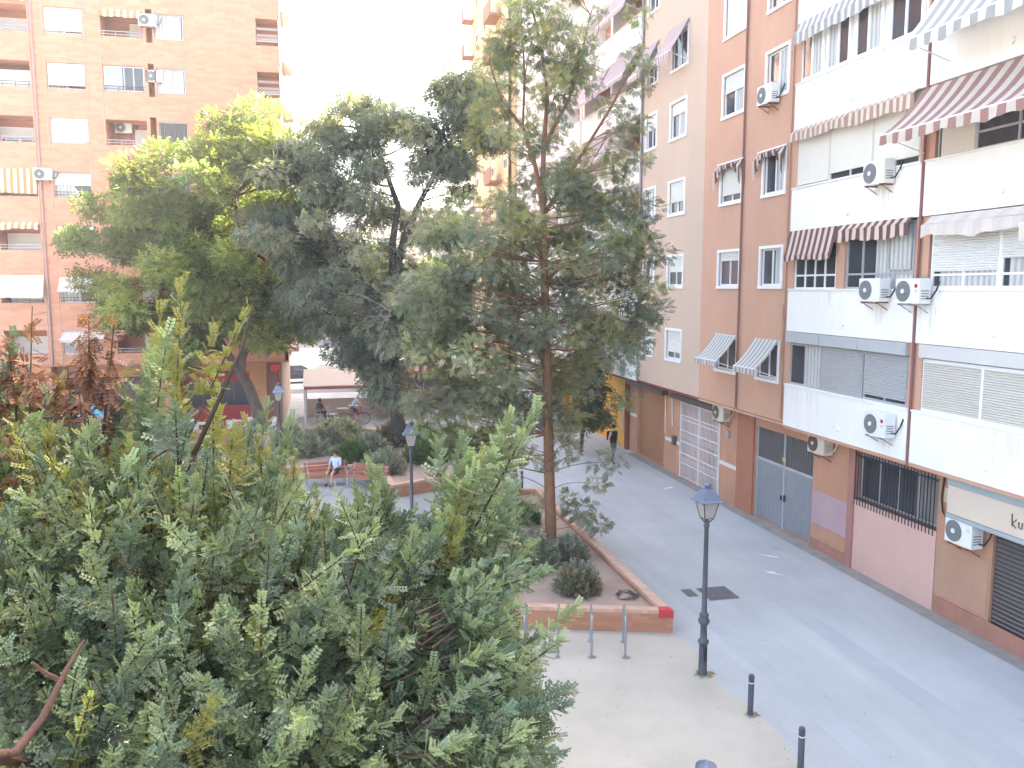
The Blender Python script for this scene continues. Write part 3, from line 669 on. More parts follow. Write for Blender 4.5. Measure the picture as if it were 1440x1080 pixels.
onwall(p_b, 0, 14.0, 20.95, 2.95, 'yellowed air conditioner with brown fan tucked under the parapet above grey door')
onwall(p_b, 1, 14.0, 27.05, 2.95, 'yellowed air conditioner beside the white lattice gate')
a6 = onwall(p_w, 1, 14.0, 15.35, 1.98, 'white air conditioner on the orange wall under the cream sign board')
mb = MB()   # three diamonds badge
for cx, cz in ((0, .045), (-.026, 0), (.026, 0)): mb.add([(.29 + cx, -.304, .38 + cz - .022), (.29 + cx + .022, -.304, .38 + cz), (.29 + cx, -.304, .38 + cz + .022), (.29 + cx - .022, -.304, .38 + cz)], [(0, 1, 2, 3)])
mb.build('diamond_badge', mat('grey badge', (.4, .4, .42), .5, .02), a6)
onwall(p_w, 1, 13.55, 23.75, 13.25, 'white air conditioner under the upper right window of the terracotta block')

def drips(y0, y1, z1, z0, X=13.54):
    for k in range(7):
        y = random.uniform(y0, y1); w_ = random.uniform(.012, .035); zz = z0 + random.uniform(0, (z1 - z0) * .6)
        mb = MB(); mb.quad((X - .003 - .0004 * k, y - w_, z1), (X - .003 - .0004 * k, y + w_, z1), (X - .003 - .0004 * k, y + w_ * .3, zz), (X - .003 - .0004 * k, y - w_ * .3, zz))
        wchild(mb, 'drip_stain', DRIPM, bw)
DRIPM = mat('faint rusty drip', (.74, .69, .63), .85, .1, 6)
drips(17.9, 18.5, 7.3, 6.6); drips(16.2, 16.8, 7.25, 6.5); drips(17.4, 18.0, 3.98, 3.6); drips(18.0, 18.5, 10.1, 9.5)
drips(20.5, 22.0, 4.7, 4.0); drips(13.5, 16.0, 4.72, 3.9); drips(13.8, 16.2, 7.58, 6.9); drips(19, 21.8, 7.58, 7.0)
# ---------------- left salmon building ----------------
bl = thing('apartment_building', 'tall salmon brick apartment block at left with recessed balconies and cafe below', 'building', (-1.9, 46, 0))
NF = 9; P0 = 3.75; PT = 2.62
SILL = [1.9 + PT * k for k in range(10)]   # placeholder, floors set below
tops = [21.25 - PT * k for k in range(7)]  # 21.25 ... 5.5
tops = [21.25 + PT * 2, 21.25 + PT] + tops
holes = []
for i, zt in enumerate(tops):
    zs = zt - 1.22
    holes += [(-12.9, -11.18, zs, zt, .25), (-7.88, -6.5, zs, zt, .15), (-10.36, -8.44, zs, zt + .02, 1.3), (-8.28, -7.98, zs - .2, zt + .2, .7),
              (-15.6, -13.64, zs, zt + .02, 1.3), (-3.02, -1.92, zs, zt + .1, 1.0), (-19.4, -17.6, zs, zt, .25), (-22.6, -20.6, zs, zt + .02, 1.3)]
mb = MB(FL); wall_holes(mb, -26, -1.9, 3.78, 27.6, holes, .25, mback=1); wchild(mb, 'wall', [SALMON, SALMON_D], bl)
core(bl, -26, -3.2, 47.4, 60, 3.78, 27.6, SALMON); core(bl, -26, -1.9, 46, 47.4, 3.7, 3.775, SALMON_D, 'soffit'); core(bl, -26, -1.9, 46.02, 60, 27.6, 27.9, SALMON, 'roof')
mb = MB(FL)   # slightly projecting pilaster strips and panel lines
for s_ in (-13.6, -13.0, -11.12, -10.42, -6.42): mb.box(s_ - .02, s_ + .02, .002, .03, 3.8, 27.6)
wchild(mb, 'expansion_joint', mat('pale joint strip', (.60, .35, .25), .8, .05), bl)
mb = MB(FL); mb.tube([(-13.45, .06, 3.8), (-13.45, .06, 27)], .05, 6); wchild(mb, 'rain_pipe', mat('mauve rain pipe', (.36, .24, .24), .6, .05), bl)
for i, zt in enumerate(tops):
    zs = zt - 1.22; j = i - 2
    sh = {0: .92, 1: 0, 2: .98, 3: .5, 4: .1, 5: .1}.get(j, .6)
    window(FL, bl, -12.9, -11.18, zs, zt, -.14, ALU if j in (3, 4) else FRAMEW, 2, .05, shut=sh, shm=CURTW if j == 1 else SHUTW, curt=.55, cm=CURT)
    window(FL, bl, -7.86, -6.52, zs, zt, -.1, ALU, 2, .05, shut=.95 if j == 2 else 0, shm=LOUV if j == 2 else SHUTG, curt=(.95 if j != 1 else .97), cm=CURT if j == 0 else mat('grey translucent blind', (.42, .41, .40), .8, .05))
    if j != 1: window(FL, bl, -9.25, -8.5, zs - .0, zt - .25, -1.2, FRAMEW, 1, .04, shut=.95, shm=CURTW, name='balcony_door')
    else: window(FL, bl, -10.34, -8.46, zs + .02, zt, -.08, ALU, 4, .06, curt=.45, cm=mat('bluish blind', (.36, .42, .47), .5, .08), name='balcony_glazing')
    window(FL, bl, -15.3 if j % 2 else -15.5, -13.7, zs - .0, zt - .35, -(.5 if j in (1, 5) else 1.15), FRAMEW, 2, .05, shut=.97 if j != 2 else .6, shm=SHUTW, name='balcony_door')
    window(FL, bl, -19.4, -17.6, zs, zt, -.14, FRAMEW, 2, .05, shut=.5)
    for (q0, q1) in ((-10.36, -8.44), (-15.6, -13.64), (-12.88, -11.2)):
        r = MB(FL); r.box(q0, q1, -.05, -.02, zs + .10, zs + .125).box(q0, q1, -.05, -.02, zs + .24, zs + .265)
        for x in np.linspace(q0 + .1, q1 - .1, 4): r.box(x - .01, x + .01, -.047, -.023, zs, zs + .26)
        wchild(r, 'railing', BROWNF if j % 2 else ALU, bl)
    # corner balcony with white lattice
    r = MB(FL)
    for k in range(6):
        x = -2.98 + k * .17
        for zz in (zs + .25, zs + .42, zs + .75):
            r.tube([(x, .0, zz), (x + .17, .0, zz + .13)], .012, 4, cap=False).tube([(x + .17, .006, zz), (x, .006, zz + .13)], .012, 4, cap=False)
    r.box(-3.0, -1.93, -.02, .0, zs + .2, zs + .23)
    wchild(r, 'lattice_railing', LATT, bl)
    o_ = MB(FL); o_.disc((-9.4, -.04, zs - .55), .05, n=10, th=.05); wchild(o_, 'outlet', SALMON_D, bl)
    o_ = MB(FL); o_.disc((-14.6, -.04, zs - .55), .05, n=10, th=.05); wchild(o_, 'outlet', SALMON_D, bl)
# right-hand side wall with balconies, seen on edge in the sun
mb = MB(FS); holes = []
for zt in tops: holes += [(48.5, 50.3, zt - 1.3, zt, .2), (54, 55.4, zt - 1.2, zt, .2)]
wall_holes(mb, 47.05, 60, 3.78, 27.6, holes, .2); wchild(mb, 'side_wall', mat('pale pink side render', (.66, .48, .42), .85, .04), bl)
mb = MB(FS); mb.box(46.0, 47.05, -.18, 0, 3.78, 5.0); wchild(mb, 'corner_pier', SALMON, bl)
for zt in tops:
    for s_, e_ in ((48.5, 50.3), (54, 55.4)): window(FS, bl, s_, e_, zt - 1.2, zt, -.1, FRAMEW, 2, .05, shut=.5)
    mb = MB(FS); mb.box(48.2, 51.2, .003, .5, zt - 1.45, zt - 1.33).box(48.2, 51.2, .44, .5, zt - 1.32, zt - .45); wchild(mb, 'balcony', mat('pale pink balcony', (.66, .5, .45), .85, .04), bl)
# ground floor cafe
gl = MB(FLG); wall_holes(gl, -26, -3.3, 0, 3.72, [(-7.4, -4.0, .02, 3.1, .5), (-13.5, -9, .02, 3.0, .5), (-20, -15, .02, 3, .5)], .4, mback=1); wchild(gl, 'ground_floor_wall', [CAFE, BROWNF], bl)
for q0, q1 in ((-8.7, -7.5), (-3.95, -3.1), (-14.6, -13.6)):
    p_ = MB(); p_.box(q0, q1, 46.15, 46.98, 0, 3.7); wchild(p_, 'pillar', CAFE, bl)
core(bl, -3.3, -2.35, 47.6, 59, 0, 3.69, mat('dusty pink side wall', (.45, .33, .28), .8, .05), 'side_shop_wall')
mb = MB(FLG); mb.box(-7.38, -4.02, -.3, -.2, .03, 1.25); cf = wchild(mb, 'cafe_counter', CRED, bl)
mb = MB(FLG); mb.box(-7.4, -4.0, .01, .12, 2.65, 3.1); wchild(mb, 'cafe_fascia', CRED, bl)
window(FLG, bl, -7.36, -4.04, 1.27, 2.62, -.22, BROWNF, 4, .07, glass=GLASS)
mb = MB(FLG); mb.box(-2.55, -2.45, .2, .3, .1, 3.6); wchild(mb, 'red_trim', CRED, bl)
# hanging round red sign
rs = thing('round_sign', 'round red sign hanging under the corner of the salmon building', 'sign', (-2.2, 45.9, 3.4))
mb = MB(); mb.disc((-2.62, 45.86, 3.42), .23, n=24, th=.1); wchild(mb, 'disc', mat('glossy red sign', (.6, .03, .04), .3, .03), rs)
mb = MB(); mb.box(-2.64, -2.60, 45.9, 45.95, 3.62, 3.7); wchild(mb, 'bracket', IRON, rs)
# awnings of the left building
lab = 'awnings on the salmon building'
def al(*a, **k): awning(FL, *a, group=lab, **k)
al(-10.34, -8.5, 21.3, 21.2, .1, 'cream rolled awning over the topmost recessed balcony of the salmon building', 'yellow', .3, .3)
al(-12.86, -11.2, 18.6, 17.55, .03, 'cream striped blind over the second window down of the salmon building', 'beige', .34, .0, d0=.0, arms=False)
al(-15.7, -13.66, 13.5, 12.35, .06, 'ochre striped drop awning at the left edge beside a wall air conditioner', 'yellow', .3, .06)
al(-15.8, -13.7, 10.9, 10.75, .15, 'ochre scalloped short awning at the left edge', 'yellow', .3, .22, wave=.08)
al(-15.6, -13.6, 8.3, 7.3, .35, 'white striped awning at the left edge, second from the bottom', 'beige', .34, .14)
al(-12.9, -11.1, 8.2, 7.55, .4, 'white striped awning half hidden by the bright green crown', 'beige', .34, .1)
al(-12.9, -10.9, 5.45, 5.1, .6, 'low white striped awning above the dry brown shoots', 'beige', .34, .14)
al(-15.8, -13.66, 21.75, 21.6, .15, 'ochre scalloped awning in the top left corner', 'yellow', .3, .22)
# air conditioners of the left building
onwall(p_w, 1, -13.3, 46.0, 12.95, 'white air conditioner on the salmon wall between window and drop awning', 0)
onwall(p_w, 1, -8.15, 45.98, 20.55, 'air conditioner in the narrow slot beside the topmost recessed balcony', 0)
onwall(p_w, 1, -8.0, 46.3, 17.95, 'air conditioner standing in the dark slot one floor below the top', 0)
onwall(p_w, 1, -9.75, 47.25, 15.55, 'boxy air conditioner inside the recessed balcony above the bright crown', 0)

# ---------------- distant buildings ----------------
def block(x0, x1, y0, y1, h, m, label, nx, floors, name='apartment_building', fh=3.0, face=FRAMEW):
    t = thing(name, label, 'building', ((x0 + x1) / 2, y0, 0)); F = Fac('L', y0)
    hs = []; wd = (x1 - x0) / nx
    for k in range(floors):
        for i in range(nx): hs.append((x0 + wd * (i + .25), x0 + wd * (i + .75), 1.2 + k * fh, 2.5 + k * fh, .2))
    mb = MB(F); wall_holes(mb, x0, x1, 0, h, hs, .2); wchild(mb, 'wall', m, t)
    core(t, x0, x1, y0 + .25, y1, 0, h, m)
    g = MB(F)
    for q in hs: g.box(q[0], q[1], -.15, -.1, q[2], q[3])
    for q in hs[:90]:
        gg = MB(F); gg.box(q[0], q[1], -.12, -.08, q[2], q[3] - .5); wchild(gg, 'window', GLASS, t)
        gg = MB(F); gg.box(q[0], q[1], -.1, -.06, q[3] - .49, q[3]); wchild(gg, 'roller_shutter', SHUTW, t)
    mb = MB(F)
    for k in range(1, floors): mb.box(x0 + wd * .1, x0 + wd * 1.2, .003, .8, k * fh + .3, k * fh + 1.3)
    wchild(mb, 'balconies', WHITE, t)
    return t
block(-22, 6, 128, 145, 21, DISTW, 'distant pale apartment block closing the view behind the trees', 9, 6)
block(7, 34, 118, 135, 18.5, mat('distant cream facade', (.62, .55, .45), .85, .04, .3), 'distant cream apartment block seen between the dark forked trunk and the feathery tree', 9, 5)
block(36, 70, 100, 120, 22, DISTW, 'distant block behind the yellow tower', 8, 6)

# ---------------- street lamps ----------------
def lamp():
    t = thing('street_lamp', '', 'street lamp')
    mb = MB(); mb.lathe([(.10, 0), (.10, .05), (.085, .08), (.082, .62), (.10, .66), (.115, .69), (.10, .72), (.07, .75), (.065, 1.02), (.085, 1.05), (.115, 1.10), (.115, 1.14), (.08, 1.18), (.095, 1.23), (.09, 1.26), (.055, 1.3), (.048, 2.2), (.043, 3.02), (.06, 3.04), (.06, 3.08), (.04, 3.1), (.055, 3.15), (.03, 3.2)], n=20)
    mb.build('post', LAMPG, t)
    mb = MB(); mb.box(-.035, .035, -.095, -.08, .3, .6); mb.build('hatch', IRON, t)
    # lantern: tapering glass body, frame, cap
    b, tp = .095, .165
    g = MB(); z0, z1 = 3.22, 3.55
    P = [(-b, -b, z0), (b, -b, z0), (b, b, z0), (-b, b, z0), (-tp, -tp, z1), (tp, -tp, z1), (tp, tp, z1), (-tp, tp, z1)]
    g.add(P, [(0, 1, 5, 4), (1, 2, 6, 5), (2, 3, 7, 6), (3, 0, 4, 7), (0, 3, 2, 1)]); ln = g.build('lantern_glass', FROST, t)
    f = MB()
    for i in range(4): f.tube([P[i], P[i + 4]], .011, 6)
    for i in range(4):
        f.tube([P[i], P[(i + 1) % 4]], .01, 6).tube([P[i + 4], P[(i + 1) % 4 + 4]], .01, 6)
        f.tube([P[i], (P[i][0] * .3, P[i][1] * .3, 3.12)], .012, 6)
    f.build('lantern_frame', LAMPG, t)
    c = MB(); s2 = math.sqrt(2)
    c.lathe([(.235 * s2, 3.55), (.235 * s2, 3.565), (.19 * s2, 3.60), (.115 * s2, 3.76), (.075 * s2, 3.80)], n=4, a0=math.pi / 4, smooth=False)
    c.lathe([(.06, 3.80), (.06, 3.86), (.085, 3.865), (.085, 3.885), (.03, 3.90), (.012, 3.93)], n=12)
    c.build('cap', LAMPC, t)
    return t
lg_ = 'black lantern street lamps'
L0 = lamp()
place(L0, 0, (7.22, 14.58, 0), R(4), 'dark grey lantern lamp standing at the edge of sand and paving, full height in view', lg_)
place(L0, 1, (2.33, 23.3, 0), R(-5), 'lantern lamp with a litter bin at its foot beside the far planter', lg_)
q = onz(993, 1069, 3.93)
place(L0, 1, (q[0], q[1], 0), R(12), 'lantern lamp of which only the blue grey cap shows at the bottom edge', lg_)
q = onz(391, 541, 3.85)
place(L0, 1, (q[0], q[1], 0), R(0), 'distant lantern lamp in front of the sunlit gap beside the salmon building', lg_)
# litter bin
t = thing('litter_bin', 'black litter bin fixed beside the lamp post of the plaza', 'bin', (2.55, 23.45, 0))
mb = MB(); mb.lathe([(.16, .35), (.19, .36), (.22, .95), (.23, .96)], c=(2.55, 23.5), n=16); wchild(mb, 'body', BLACKP, t)
mb = MB(); mb.box(2.3, 2.8, 23.3, 23.7, 1.06, 1.09).box(2.38, 2.4, 23.48, 23.52, .95, 1.06).box(2.7, 2.72, 23.48, 23.52, .95, 1.06); wchild(mb, 'lid', LAMPG, t)
mb = MB(); mb.tube([(2.55, 23.5, 0), (2.55, 23.5, .36)], .03, 8); wchild(mb, 'leg', LAMPG, t)
# bollards
def bollard():
    t = thing('bollard', '', 'bollard')
    mb = MB(); mb.lathe([(.052, 0), (.052, .60), (.045, .605), (.045, .625), (.052, .63), (.052, .655), (.046, .66), (.052, .668), (.052, .74), (.04, .765), (.01, .77)], n=16); mb.build('post', mat('slate bollard paint', (.07, .075, .09), .5, .15, 6), t)
    mb = MB(); mb.lathe([(.0535, .607), (.0535, .625)], n=16); mb.build('ring', LATT, t)
    return t
B0 = bollard(); gb = 'slate grey bollards along the paving edge'
place(B0, 0, (7.36, 12.92, 0), 0, 'slate bollard next to the lamp post at the sand edge, second from the bottom edge', gb)
place(B0, 1, (7.24, 11.1, 0), 0, 'slate bollard cut by the bottom edge of the photo', gb)
place(B0, 1, (7.2, 30.04, 0), 0, 'slate bollard at the far end of the triangular planter', gb)
place(B0, 1, (7.3, 33.2, 0), 0, 'slate bollard farther up the street behind low branches', gb)
# bike stands: inverted U tubes
def rack():
    t = thing('bike_stand', '', 'bike stand'); r_ = .024
    pts = [(0, 0, 0), (0, 0, .78)] + [(0, .10 - .10 * math.cos(a), .78 + .10 * math.sin(a)) for a in np.linspace(.2, math.pi / 2, 5)] + [(0, .65 + .10 * math.sin(a), .78 + .10 * math.cos(a)) for a in np.linspace(0, 1.4, 5)] + [(0, .75, .78), (0, .75, 0)]
    mb = MB(); mb.tube(pts, r_, 10); mb.build('hoop', STEEL, t)
    mb = MB(); mb.lathe([(.06, 0.004), (.06, .015)], n=12).lathe([(.06, .004), (.06, .015)], c=(0, .75), n=12); mb.build('foot_plate', STEEL, t)
    return t
K0 = rack(); gk = 'steel hoop bike stands on the sand'
for i, (x, y) in enumerate(((5.97, 15.62), (5.29, 15.8), (4.6, 15.95), (3.92, 16.1))):
    place(K0, i, (x, y, 0), R(-17), ['steel bike stand nearest the red planter corner', 'steel bike stand second from the red planter corner', 'steel bike stand partly behind a leafy twig', 'steel bike stand farthest from the red corner, behind leaves'][i], gk)
# drain covers
def cover(pts, label):
    mb = MB(); mb.add([(x, y, .009) for x, y in pts], [tuple(range(len(pts)))]); tag(mb.build('drain_cover', CONCD), label, 'drain cover')
cover([(9.15, 18.15), (9.95, 18.15), (9.95, 19.0), (9.15, 19.0)], 'large square dark cover set in the paving')
cover([(8.72, 18.5), (9.0, 18.5), (9.0, 19.0), (8.72, 19.0)], 'small dark cover in the paving beside the large one')

BASERING = mat('dark base ring', (.25, .20, .15), .95, .2, 6)
for i, (x, y, r_) in enumerate(((7.22, 14.58, .21), (7.36, 12.92, .13), (7.24, 11.1, .13), (5.97, 15.62, .09), (5.29, 15.8, .09), (2.33, 23.3, .2))): blob('base_patch', (x + .02, y - .02), r_, r_ * .8, .0105 + .0002 * i, BASERING, jag=.3)  # darker flat patches round the feet of lamps, bollards and bike stands
for i in range(3): blob('stain_patch', (random.uniform(8.5, 13.2), random.uniform(9, 28)), random.uniform(.15, .5), random.uniform(.1, .3), .005 + .0003 * i, mat('old damp stain', (.34, .35, .355), .8, .15, 3), jag=.4, ang=random.uniform(0, 3))
mb = MB(); mb.quad((13.55, -10, .0065), (14.04, -10, .0065), (14.04, 36, .0065), (13.62, 36, .0065)); tag(mb.build('wall_foot_strip', mat('darker strip along the wall foot', (.27, .25, .225), .95, .2, 2.2, .2, 30)), kind='structure')  # darker strip of ground between overhang edge and wall
# ---------------- planters ----------------
def planter(poly, h, th, label, soil_z, openl=None):
    n = len(poly); cx = sum(p[0] for p in poly) / n; cy = sum(p[1] for p in poly) / n
    t = thing('planter', label, 'planter', (cx, cy, 0))
    A = sum(poly[i][0] * poly[(i + 1) % n][1] - poly[(i + 1) % n][0] * poly[i][1] for i in range(n))
    P = poly if A > 0 else poly[::-1]
    inn = []
    for i in range(n):
        p0, p1, p2 = np.array(P[i - 1]), np.array(P[i]), np.array(P[(i + 1) % n])
        d1 = (p1 - p0) / np.linalg.norm(p1 - p0); d2 = (p2 - p1) / np.linalg.norm(p2 - p1)
        n1 = np.array((-d1[1], d1[0])); n2 = np.array((-d2[1], d2[0])); b = n1 + n2; b /= np.linalg.norm(b)
        inn.append(tuple(p1 + b * th / max(.3, np.dot(b, n1))))
    mb = MB(); mt = MB()
    for i in range(n):
        j = (i + 1) % n; a, b, c, d = P[i], P[j], inn[j], inn[i]
        mb.quad((*a, 0), (*b, 0), (*b, h - .08), (*a, h - .08)); mb.quad((*c, 0), (*d, 0), (*d, h - .08), (*c, h - .08))
        mt.quad((*a, h - .079), (*b, h - .079), (*b, h), (*a, h)); mt.quad((*a, h), (*b, h), (*c, h), (*d, h)); mt.quad((*c, h - .079), (*d, h - .079), (*d, h), (*c, h))
    wchild(mb, 'wall', BRICKW, t); wchild(mt, 'coping', BRICKT, t)
    # soil as a gently lumpy sheet (fan with rings)
    ms = MB(); rings = 7; vs = [(cx, cy, soil_z + .05)]
    M = []
    for i in range(n):
        a = np.array(inn[i]); b = np.array(inn[(i + 1) % n])
        for k in range(8): M.append(a + (b - a) * k / 8)
    for r_ in range(1, rings + 1):
        for q in M:
            p = np.array((cx, cy)) + (q - np.array((cx, cy))) * r_ / rings
            vs.append((p[0], p[1], soil_z + (random.uniform(-.03, .05) if r_ < rings else 0)))
    k = len(M); fs = [(0, 1 + i, 1 + (i + 1) % k) for i in range(k)]
    for r_ in range(rings - 1):
        for i in range(k): fs.append((1 + r_ * k + i, 1 + (r_ + 1) * k + i, 1 + (r_ + 1) * k + (i + 1) % k, 1 + r_ * k + (i + 1) % k))
    ms.add(vs, fs, 0, True); wchild(ms, 'soil', SOIL, t)
    return t
pl1 = planter([(7.44, 16.54), (7.44, 28.3), (5.7, 28.3), (4.4, 23.5), (1.7, 18.3)], .53, .22, 'triangular terracotta brick planter with a red painted corner beside the street', .36)
mb = MB(); mb.add([(7.45, 16.525, .36), (7.13, 16.62, .36), (7.13, 16.62, .535), (7.45, 16.525, .535), (7.45, 16.78, .36), (7.45, 16.78, .535), (7.2, 16.85, .535)], [(0, 1, 2, 3), (0, 3, 5, 4), (3, 2, 6, 5)]); wchild(mb, 'painted_corner', REDPAINT, pl1)
mb = MB(); mb.box(2.0, 7.6, 0, .001, 0, .001); 
mc = MB(); mc.quad((7.5, 16.42, .009), (1.7, 18.17, .009), (1.75, 18.29, .009), (7.47, 16.53, .009)); tag(mc.build('concrete_strip', CONC3), kind='structure')
pl2 = planter([(2.2, 29.9), (5.6, 31.5), (6.9, 35), (7.0, 41.5), (-.5, 43.2), (-3.5, 42.5), (-3.2, 34.2), (1.9, 33.6)], .5, .25, 'far terracotta brick planter full of grey shrubs behind the benches', .38)
pl3 = planter([(-12, 41.9), (-3.6, 42.3), (-3.6, 42.75), (-12, 42.35)], .75, .12, 'narrow low brick planter in front of the cafe chairs', .6)

# ---------------- benches ----------------
def bench():
    t = thing('bench', '', 'bench'); W = .85
    mb = MB()
    for k in range(4): mb.box(-W, W, -.42 + k * .115, -.42 + k * .115 + .09, .42, .455)
    mb.build('seat', WOODR, t)
    mb = MB()
    for k in range(3):
        y = .06 + k * .035; mb.box(-W, W, y, y + .03, .52 + k * .13, .52 + k * .13 + .10)
    mb.build('backrest', WOODR, t)
    for x in (-W + .12, W - .12):
        mb = MB(); mb.tube([(x, -.4, 0), (x, -.38, .41), (x, .04, .41), (x, .15, .9)], .02, 6).tube([(x, .1, 0), (x, .02, .41)], .02, 6).tube([(x, -.38, .41), (x, -.38, .62), (x, .08, .64)], .018, 6); mb.build('leg', STEEL, t)
    return t
bn = bench(); gbn = 'red brown slatted benches before the far planter'
place(bn, 0, (-.05, 32.75, 0), R(8), 'red brown slatted bench with a person sitting on it', gbn)
place(bn, 1, (1.55, 31.9, 0), R(-38), 'red brown slatted bench standing askew, empty, right of the sitting person', gbn)

# ---------------- cafe furniture ----------------
def chair():
    t = thing('cafe_chair', '', 'chair')
    mb = MB(); mb.box(-.22, .22, -.22, .22, .43, .46); mb.build('seat', PLASW, t)
    mb = MB(); mb.add([(-.22, .2, .46), (.22, .2, .46), (.2, .28, .86), (-.2, .28, .86), (-.22, .23, .46), (.22, .23, .46), (.2, .31, .86), (-.2, .31, .86)], [(0, 1, 2, 3), (4, 7, 6, 5), (3, 2, 6, 7), (0, 3, 7, 4), (1, 5, 6, 2)]); mb.build('backrest', PLASW, t)
    for x in (-.2, .2):
        for y in (-.2, .2):
            mb = MB(); mb.tube([(x, y, .43), (x * 1.15, y * 1.15, 0)], .018, 6); mb.build('leg', PLASW, t)
    mb = MB()
    for x in (-.24, .24): mb.tube([(x, -.2, .46), (x, -.2, .66), (x, .24, .68)], .016, 6)
    mb.build('arm', PLASW, t)
    return t
def table(m, r_=.38):
    t = thing('cafe_table', '', 'table')
    mb = MB(); mb.lathe([(r_, .70), (r_, .73)], n=20); mb.build('tabletop', m, t)
    mb = MB(); mb.tube([(0, 0, .02), (0, 0, .7)], .03, 8); mb.build('leg', STEEL, t)
    mb = MB()
    for a in range(3): mb.tube([(0, 0, .05), (.28 * math.cos(a * 2.1), .28 * math.sin(a * 2.1), .01)], .02, 6)
    mb.build('foot', STEEL, t)
    return t
ch0 = chair(); gch = 'white cafe chairs'
cl = [(-5.75, 45.1, 30, 'white cafe chair left of the leaning trunk, backrest to the red counter'), (-4.1, 45.2, -20, 'white cafe chair just left of the leaning tree trunk'),
      (-4.7, 44.6, 150, 'white cafe chair facing the red counter'), (-2.9, 45.0, -60, 'white cafe chair right of the leaning trunk by the orange pillar'),
      (-6.9, 45.2, 10, 'white cafe chair at far left table'), (-6.6, 44.3, 190, 'white cafe chair in front of the far left table'),
      (.35, 48.4, 70, 'white cafe chair under the terrace canopy beside the seated person')]
for i, (x, y, a, l) in enumerate(cl): place(ch0, i, (x, y, 0), R(a), l, gch)
tb0 = table(PLASW, .42); tb1 = table(WOODT, .34)
place(tb0, 0, (-6.3, 44.8, 0), 0, 'round white cafe table at left among white chairs', 'cafe tables')
place(tb0, 1, (-4.75, 45.3, 0), 0, 'round white cafe table nearest the leaning trunk', 'cafe tables')
place(tb1, 0, (.95, 48.6, 0), 0, 'wooden cafe table under the terrace canopy', 'cafe tables')
place(tb1, 1, (1.6, 49.6, 0), 0, 'wooden cafe table farther under the canopy', 'cafe tables')
# terrace canopy
tc = thing('terrace_canopy', 'cafe terrace canopy with cream roof, red beam and white corner post', 'canopy', (1.2, 49, 0))
mb = MB()
mb.add([(-1.25, 47.6, 2.15), (4.3, 47.6, 2.15), (4.3, 51.2, 2.75), (-1.25, 51.2, 2.75), (-1.25, 47.6, 2.19), (4.3, 47.6, 2.19), (4.3, 51.2, 2.79), (-1.25, 51.2, 2.79)], [(0, 1, 2, 3), (4, 5, 6, 7), (0, 1, 5, 4), (1, 2, 6, 5), (2, 3, 7, 6), (3, 0, 4, 7)]); wchild(mb, 'roof', CANVAS, tc)
mb = MB(); mb.box(-1.2, 4.25, 47.62, 47.7, 1.98, 2.13); wchild(mb, 'beam', mat('faded red beam', (.4, .12, .1), .6, .05), tc)
for x, y in ((-1.15, 47.66), (4.2, 47.66), (-1.15, 51.1), (4.2, 51.1)):
    mb = MB(); mb.box(x - .06, x + .06, y - .06, y + .06, 0, 1.97 if y < 50 else 2.7); wchild(mb, 'post', PLASW, tc)
mb = MB(); mb.box(-1.24, -1.2, 47.8, 51.0, .9, .95).box(-1.1, 4.1, 51.05, 51.1, .0, 1.0); wchild(mb, 'rear_rail', CANVAS, tc)
# brick kiosk beyond
kk = thing('kiosk', 'low terracotta kiosk with red and white fascia half hidden by drooping trees', 'kiosk', (6.6, 54, 0))
mb = MB(); mb.box(4.6, 9.5, 54, 57, 0, 2.5); wchild(mb, 'wall', CAFE, kk)
mb = MB(); mb.box(4.4, 9.7, 53.7, 57.2, 2.5, 2.62); wchild(mb, 'roof', LATT, kk)
mb = MB(); mb.box(4.4, 9.7, 53.62, 53.69, 2.2, 2.75); wchild(mb, 'fascia', mat('red fascia', (.5, .05, .04), .6, .05), kk)
mb = MB()
for i in range(9): mb.box(4.6 + i * .55, 4.85 + i * .55, 53.60, 53.615, 2.28, 2.65)
wchild(mb, 'fascia_panels', LATT, kk)
mb = MB(); mb.box(5.2, 7.4, 53.98, 53.995, 1.0, 2.1); wchild(mb, 'hatch', BROWNF, kk)
# low brick wall seen under the drooping tree
lw = MB(); lw.box(3.0, 5.6, 50.0, 50.25, 0, 1.5); tag(lw.build('brick_wall', CAFE), 'terracotta brick wall behind the dark drooping tree', 'wall')
# parasol
t = thing('parasol', 'sky blue parasol seen through the dry shoots at left', 'parasol', (0, 0, 0)); q = ony(140, 574, 38); t.location = (q[0], q[1], 0)
mb = MB(); mb.lathe([(1.0, 1.92), (.7, 2.18), (.35, 2.38), (.04, 2.5)], n=8); o = mb.build('canopy', BLUEC, t)
mb = MB(); mb.tube([(0, 0, 0), (0, 0, 2.55)], .025, 8); mb.build('pole', PLASW, t)
mb = MB(); mb.lathe([(.25, 0), (.25, .08), (.04, .12)], n=12); mb.build('base', CONC, t)
t.location.z = q[2] - 2.3 if q[2] > 2.3 else 0

